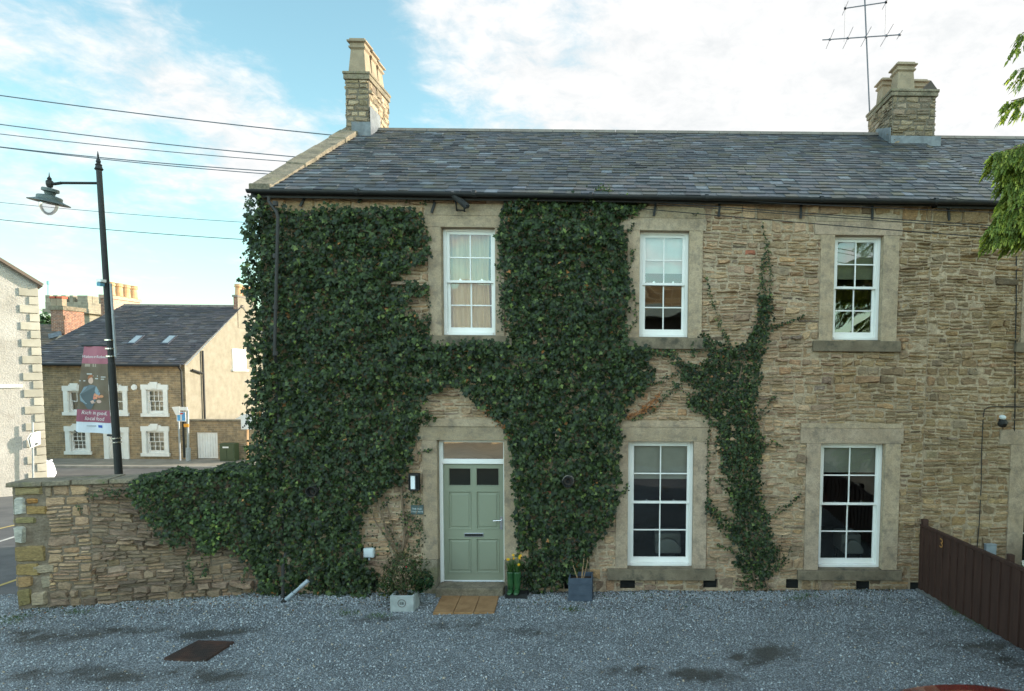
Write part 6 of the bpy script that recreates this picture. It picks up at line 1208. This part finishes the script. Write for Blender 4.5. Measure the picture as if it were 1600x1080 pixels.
cmr = MB(); p = at(163, 442, LY-.1); cmr.box(p.x-.06, p.x+.03, LY-.22, LY-.08, p.z-.0, p.z+.06); co = cmr.build('sensor_unit', M['white'], lamp, bevel=.01); cmr = MB(); cmr.box(p.x-.07, p.x+.0, LY-.20, LY-.1, p.z-.07, p.z-.003); cmr.build('sensor_lens', plain('blue_sensor', (.03, .2, .32), .3), co)
# banner: a bowed sheet with its print
BYY = LY-.02
c00, c10, c11, c01 = at(118.5, 675, BYY), at(175.5, 678, BYY), at(168.5, 541.5, BYY), at(132, 541, BYY)
def BN(s, t, d=0.0):
    p = (c00.lerp(c10, s)).lerp(c01.lerp(c11, s), t); bow = -.10*math.sin(math.pi*min(1, t*1.0))*(1-.5*s) - .02*math.sin(s*9+t*3); e = .015*math.sin(t*math.pi)*(1-s)
    return Vector((p.x+.10*math.sin(math.pi*t)*(1-s)*.55+e, p.y+bow-d, p.z))
def bsheet(name, poly_or_rect, m, d, par, n=10):
    s0, s1, t0, t1 = poly_or_rect; mb = MB(); k = n+1; vs = [BN(s0+(s1-s0)*i/n, t0+(t1-t0)*j/n, d) for j in range(n+1) for i in range(n+1)]; mb.add(vs, [(j*k+i, j*k+i+1, (j+1)*k+i+1, (j+1)*k+i) for j in range(n) for i in range(n)]); return mb.build(name, m, par)
ban = thing('street_banner', 'hanging maroon and brown banner printed with a cook, fixed to the street lamp', 'banner', (c11+c01)/2)
white_c = plain('banner_white', (.62, .64, .70), .7); maroon = plain('banner_maroon', (.29, .085, .125), .7); brown = mat('banner_photo_ground', (.13, .09, .055), (.17, .13, .09), .7, 4)
bsheet('banner_cloth', (0, 1, 0, 1), white_c, 0, ban, 14); bsheet('maroon_foot', (0, 1, .125, .27), maroon, .004, ban); bsheet('maroon_head', (0, 1, .80, 1), plain('banner_rose', (.33, .11, .14), .7), .004, ban); bsheet('printed_picture', (0, 1, .27, .80), brown, .004, ban, 12)
def blob(name, pts, col, d, n=20):
    mb = MB(); mb.add([BN(s, t, d) for s, t in pts], [tuple(range(len(pts)))]); mb.build(name, plain(name+'_ink', col, .7), ban)
def ell(cx, cy, rx, ry, n=16): return [(cx+rx*math.cos(2*math.pi*i/n), cy+ry*math.sin(2*math.pi*i/n)) for i in range(n)]
blob('printed_body', [(.02, .272), (.40, .272), (.55, .36), (.66, .42), (.72, .48), (.60, .545), (.45, .555), (.30, .555), (.15, .53), (.06, .44), (.10, .38)], (.10, .12, .13), .006)
blob('printed_sleeve', [(.06, .44), (.16, .53), (.28, .54), (.24, .42), (.34, .36), (.26, .33), (.10, .37)], (.22, .28, .32), .0075); blob('printed_sleeve', [(.50, .55), (.62, .54), (.76, .46), (.66, .42), (.55, .48)], (.22, .28, .32), .0075)
blob('printed_face', ell(.37, .605, .10, .038), (.55, .36, .28), .008); blob('printed_hair', [(.24, .62), (.26, .655), (.34, .675), (.46, .665), (.47, .645), (.36, .640), (.28, .625)], (.33, .12, .05), .009)
blob('printed_hands', ell(.44, .36, .13, .022), (.55, .36, .29), .008); blob('printed_hands', ell(.70, .37, .09, .02), (.5, .33, .27), .008)
for i, (a, b) in enumerate(((.48, .43), (.56, .445), (.64, .435), (.72, .425), (.60, .41), (.80, .43), (.52, .405))): blob('printed_food', ell(a, b, .06, .016, 8), (.62-.05*(i % 2), .20+.03*(i % 3), .13), .009+i*.0002)
for i, (a, b, w_) in enumerate(((.3, .68, .1), (.55, .66, .12), (.84, .65, .07), (.62, .63, .06), (.82, .625, .05), (.08, .60, .1), (.2, .77, .09), (.5, .77, .09))): blob('printed_highlight', [(a-w_, b-.006), (a+w_, b-.006), (a+w_, b+.007+(.02 if i > 5 else 0)), (a-w_, b+.007+(.02 if i > 5 else 0))], (.45, .43, .40) if i < 6 else (.30, .24, .18), .0065)
bw_ = (c10-c00).length; bh_ = (c01-c00).length; M['banner_ink'] = plain('banner_letter_white', (.72, .68, .66), .7)
def bt(cx, cy, sk=0.0): return lambda a, b: BN(cx+(a+b*sk)/bw_, cy+b/bh_, .007)
lettering('Rich in good,', .105, bt(.54, .215, .2), 'lettering', M['banner_ink'], ban); lettering('local food', .105, bt(.54, .148, .2), 'lettering', M['banner_ink'], ban)
lettering('Welcome to Richmond', .078, bt(.50, .865, .35), 'script_lettering', M['banner_ink'], ban)
blob('sponsor_mark', [(.62, .065), (.76, .065), (.76, .095), (.62, .095)], (.03, .08, .35), .006); blob('sponsor_text', [(.30, .075), (.55, .075), (.55, .087), (.30, .087)], (.35, .36, .40), .006)
mb = MB(); a, b = at(128, 541, BYY), at(172, 541, BYY); mb.tube([a+Vector((0, 0, .01)), b+Vector((0, 0, .01))], .014, 8); a, b = at(168, 680, BYY), at(184, 682, BYY); mb.tube([a, b], .02, 8); mb.tube([at(118, 673, BYY)+Vector((-.02, 0, .0)), at(121, 676, BYY)], .014, 6); mb.build('banner_rod', M['black_iron'], ban)
# ------------------------------------------------------------------ overhead wires
def wire(pa, pb, r_, label, sag=.12, m='black_iron', group=None, n=14):
    pa, pb = Vector(pa), Vector(pb); mb = MB(); mb.tube([pa.lerp(pb, i/n)-Vector((0, 0, 4*sag*(i/n)*(1-i/n))) for i in range(n+1)], r_, 5); tag(mb.build('overhead_wire', M[m], None), label, 'wire', group)
M['wire_blue'] = plain('weathered_wire', (.06, .09, .12), .5)
for (a, b, yy, r_, lab) in (((0, 148), (535, 212), 7.0, .014, 'topmost overhead wire, sloping down to the foot of the left chimney'), ((0, 193), (470, 245), 6.0, .012, 'second overhead wire from the top, ending behind the middle of the gable coping'),
      ((0, 208), (455, 252), 6.4, .010, 'third overhead wire from the top, close under the second'), ((0, 228), (428, 267), 5.0, .011, 'overhead wire that meets the tip of the street lamp, upper of the close pair'), ((0, 228.6), (420, 271), 5.2, .010, 'overhead wire just under the one at the lamp tip, lower of the close pair'),
      ((0, 315), (390, 347), 9.0, .008, 'faint thin wire passing behind the lamp head'), ((0, 342), (390, 374), 9.2, .011, 'lowest overhead wire, crossing the lamp pole below its lantern')):
    A, B = at(a[0]-60, a[1]-60*(b[1]-a[1])/(b[0]-a[0]), yy), at(b[0]+40, b[1]+40*(b[1]-a[1])/(b[0]-a[0]), yy); wire(A, B, r_*1.0, lab, .06, 'wire_blue')
for (a, b, ya, yb, r_, lab) in (((1004, 314), (1640, 358), -.08, -1.6, .007, 'uppermost wire crossing the wall above the two right upper windows'), ((1000, 326), (1640, 378), -.08, -1.8, .007, 'lowest wire crossing the wall above the right upper windows'), ((1120, 312), (1640, 335), -.09, -1.4, .005, 'thin wire close under the gutter at the right'), ((1003, 317), (1640, 362), -.09, -1.7, .006, 'wire running just below the uppermost wall wire'), ((1480, 308), (1570, 317), -.3, -1.0, .006, 'short pale wire leaving the gutter towards the conifer')):
    wire(at(*a, ya), at(*b, yb), r_, lab, .015)
# ------------------------------------------------------------------ conifer at the right edge
con = thing('conifer_tree', 'tall conifer beyond the fence whose sunlit drooping sprays hang in at the right edge', 'tree', (7.6, -4.6, -.1))
TX, TYY = 7.6, -4.6
mb = MB(); mb.tube([(TX, TYY, -.2), (TX+.05, TYY, 3), (TX, TYY+.05, 7), (TX, TYY, 11.5)], [.26, .2, .12, .03], 10); mb.build('trunk', M['stem'], con)
def conifer():
    r = np.random.RandomState(77); limbs = MB(); P = []; Dn = []; S_ = []; Cc = []; rr = random.Random(5)
    tips = []
    for i in range(150):
        z = rr.uniform(1.0, 11.2); L_ = (1.9+.9*rr.random())*(1-(z/12.5)**2.2)+.3; a = rr.uniform(0, 6.283)
        tips.append((Vector((TX+math.cos(a)*L_, TYY+math.sin(a)*L_, z-.25*L_)), z))
    for u, v in ((1562, 352), (1575, 330), (1585, 300), (1590, 340), (1582, 245), (1566, 236), (1596, 265), (1598, 225), (1592, 290), (1597, 355), (1583, 262), (1605, 250), (1610, 330), (1612, 330), (1625, 290), (1603, 350), (1597, 52), (1580, 158), (1594, 108)):
        p = at(u, v, TYY+rr.uniform(-.35, .35)); tips.append((p, p.z+.55))
    for ti, (tp, z) in enumerate(tips):
        small = .45 if ti >= 150+16 else .7 if ti >= 150 else 1
        z0 = min(z+.1, 11.3); A = Vector((TX, TYY, z0)); mid = A.lerp(tp, .5)+Vector((0, 0, .22)); limbs.tube([A, mid, tp], [.035, .02, .005], 5)
        Ln = (tp-A).length; n = int((170 if ti < 150 else 420)*Ln/2.2)
        for k in range(n if ti < 166 else n//9):
            f_ = (.30+.72*rr.random()**.7) if ti < 166 else (.84+.18*rr.random()); q = (A.lerp(mid, f_*2) if f_ < .5 else mid.lerp(tp, (f_-.5)*2)); d = (tp-mid).normalized(); sdv = d.cross(Vector((0, 0, 1))).normalized(); side = rr.choice((-1, 1)); spread = (.34*(1.15-f_)+.06)*small
            for m in range(3):
                g = rr.random(); pos = q+sdv*side*spread*g+d*spread*g*.7+Vector((0, 0, -.17*g*g-.03*rr.random())); P.append(pos); dd = (sdv*side*.8+d*.9+Vector((0, 0, -.75-.5*g))).normalized(); Dn.append(dd); S_.append(rr.uniform(.05, .095)); gg = rr.uniform(.6, 1.3); y_ = rr.random() < .35; Cc.append((.36*gg, .38*gg, .08*gg) if y_ else (.17*gg, .22*gg, .055*gg))
    limbs.build('limbs', M['stem'], con); n = len(P); P = np.array([tuple(p) for p in P]); Dn = np.array([tuple(p) for p in Dn]); NR = r.randn(n, 3)*.6+np.array((0, 0, 1)); NR -= Dn*np.sum(NR*Dn, 1, keepdims=True)
    SP = [(x*.62, y) for x, y in [(0, .5), (.03, .15), (.34, .0), (.05, -.08), (.36, -.34), (.05, -.40), (.22, -.72), (0, -1.2), (-.22, -.72), (-.05, -.40), (-.36, -.34), (-.05, -.08), (-.34, .0), (-.03, .15)]]
    leaf_mesh('foliage', con, P, NR, np.array(S_), np.zeros(n), np.array(Cc), m='conifer', shape=np.array(SP), down=Dn, fold=.05)
conifer()
# ------------------------------------------------------------------ red car below the camera: only the crest of its roof shows
car = thing('red_car', 'red parked car whose curved nose just shows on the gravel at the bottom edge', 'car', (2.5, -7.6, gz(2)))
ccx = at(1484, 1074, -4.95).x; zg = gz(ccx, -6); zr = zg+1.45; HW = .84; y_front = -6.86
def car_section(y, zbot, ztop, hw, crown=.05, tumble=.12):
    pts = []; n = 10
    pts.append((ccx-hw, y, zbot)); pts.append((ccx-hw*1.02, y, (zbot+ztop)/2-.1))
    for i in range(n+1): s = -1+2*i/n; pts.append((ccx+s*(hw-tumble), y, ztop-crown*abs(s)**2.2))
    pts.append((ccx+hw*1.02, y, (zbot+ztop)/2-.1)); pts.append((ccx+hw, y, zbot)); return pts
M['car_red'] = mat('red_car_paint', (.20, .012, .010), None, .25, coat=.8)
zh = zr-zg
secs = [car_section(y_front+a, zg+b, zg+c, d, .05, e) for a, b, c, d, e in ((1.88, .35, .60, .42, .1), (1.80, .24, .70, .60, .1), (1.55, .2, .77, .76, .1), (1.1, .2, .86, .82, .1), (.62, .2, .97, .84, .1), (.05, .2, zh-.02, .80, .22), (-.35, .2, zh, .80, .24), (-1.3, .2, zh-.02, .80, .24), (-1.75, .2, zh-.16, .80, .22), (-2.15, .22, .98, .80, .12), (-2.3, .3, .7, .74, .1))]
mb = MB(); k = len(secs[0])
for s_ in secs: mb.add(s_, [])
mb.f = [(i*k+j, i*k+j+1, (i+1)*k+j+1, (i+1)*k+j) for i in range(len(secs)-1) for j in range(k-1)]+[tuple(range(k)), tuple(range((len(secs)-1)*k, len(secs)*k))]
mb.build('car_body', M['car_red'], car, smooth=False); gl2 = MB(); cgm = plain('dark_car_glass', (.02, .022, .025), .08)
wsh = lambda s, f_: Vector((ccx+s*(.70-.10*f_), y_front+.62-.57*f_+.012, zg+.99+(zh-.06-.99)*f_+.02)); gl2.quad(wsh(-1, .05), wsh(1, .05), wsh(1, .95), wsh(-1, .95)); gl2.build('windscreen', cgm, car)
gl2 = MB()
for s in (-1, 1): gl2.add([(ccx+s*.855, y_front+.45, zg+.98), (ccx+s*.855, y_front-2.0, zg+.98), (ccx+s*.70, y_front-1.6, zg+zh-.12), (ccx+s*.70, y_front-.05, zg+zh-.12)], [(0, 1, 2, 3)])
gl2.build('side_windows', cgm, car)
for s in (-1, 1):
    for yy in (y_front+1.15, y_front-1.45): mb = MB(); mb.lathe([(.20, -.09), (.30, -.09), (.31, -.06), (.31, .06), (.30, .09), (.20, .09)], (ccx+s*.76, yy, zg+.31), 24, (1, 0, 0)); wo = mb.build('wheel', plain('tyre_rubber', (.02, .02, .02), .8), car); mb = MB(); mb.lathe([(.19, -.095), (.19, .095)], (ccx+s*.76, yy, zg+.31), 16, (1, 0, 0)); mb.build('rim', M['grey_paint'], wo)
    mb = MB(); mb.lathe([(.07, 0), (.08, .03)], (ccx+s*.52, y_front+1.62, zg+.5), 12, (0, 1, 0)); mb.build('headlight', M['white'], car)
# ------------------------------------------------------------------ buildings behind the viewer, seen only mirrored in the panes
M['sunstone'] = mat('warm_rubble', (.85, .85, .85), (1.2, 1.15, 1.05), .92, 4, bump=.8, extra=brick_extra(.7, .26, (.50, .40, .27), (.50, .36, .2), (.25, .17, .09)))
rb = thing('opposite_house', 'sunlit stone house standing behind the viewer and mirrored in the window panes', 'house', (-1, -26, -.4))
def opp(x0, x1, yf, ze, zr_, par, nwin):
    mb = MB(); yb = yf-7; mb.box(x0, x1, yb, yf, -.6, ze); mb.add([(x0, yf, ze), (x0, yb, ze), (x0, (yf+yb)/2, zr_), (x1, yf, ze), (x1, yb, ze), (x1, (yf+yb)/2, zr_)], [(0, 1, 2), (3, 4, 5)]); o = mb.build('stone_walls', M['sunstone'], par)
    mb = MB(); mb.quad((x0-.2, yf+.3, ze-.1), (x1+.2, yf+.3, ze-.1), (x1+.2, (yf+yb)/2, zr_+.1), (x0-.2, (yf+yb)/2, zr_+.1)); mb.quad((x0-.2, yb-.3, ze-.1), (x1+.2, yb-.3, ze-.1), (x1+.2, (yf+yb)/2, zr_+.1), (x0-.2, (yf+yb)/2, zr_+.1)); mb.build('roof', M['slate'], par)
    for i in range(nwin):
        for z in (.9, 3.4): xx = x0+(x1-x0)*(i+.5)/nwin; mb = MB(); mb.box(xx-.5, xx+.5, yf+.01, yf+.05, z, z+1.4); w_ = mb.build('window', M['white'], par); mb = MB(); mb.box(xx-.42, xx+.42, yf+.051, yf+.06, z+.08, z+1.32); mb.build('window_pane', plain('dark_pane', (.03, .035, .04), .1), w_)
opp(-16, -3, -24, 5.6, 8.4, rb, 4)
r2b = thing('opposite_hall', 'taller sunlit stone hall with a glazed canopy, mirrored in the middle upper window', 'hall', (3, -24, -.4))
mb = MB(); mb.box(-2.9, 9, -33, -24, -.6, 8.0); mb.build('hall_walls', M['sunstone'], r2b); mb = MB(); mb.box(-2.8, 8.9, -23.99, -22.6, 6.35, 6.8); mb.build('glazed_canopy', plain('green_glass_canopy', (.32, .40, .38), .2), r2b); mb = MB(); mb.box(-2.8, 8.9, -23.985, -23.9, -.5, 6.34); mb.build('dark_recess_sheet', plain('recess_shade', (.05, .045, .04), .4), r2b)  # flat dark sheet painted as the shade of a recess below the canopy
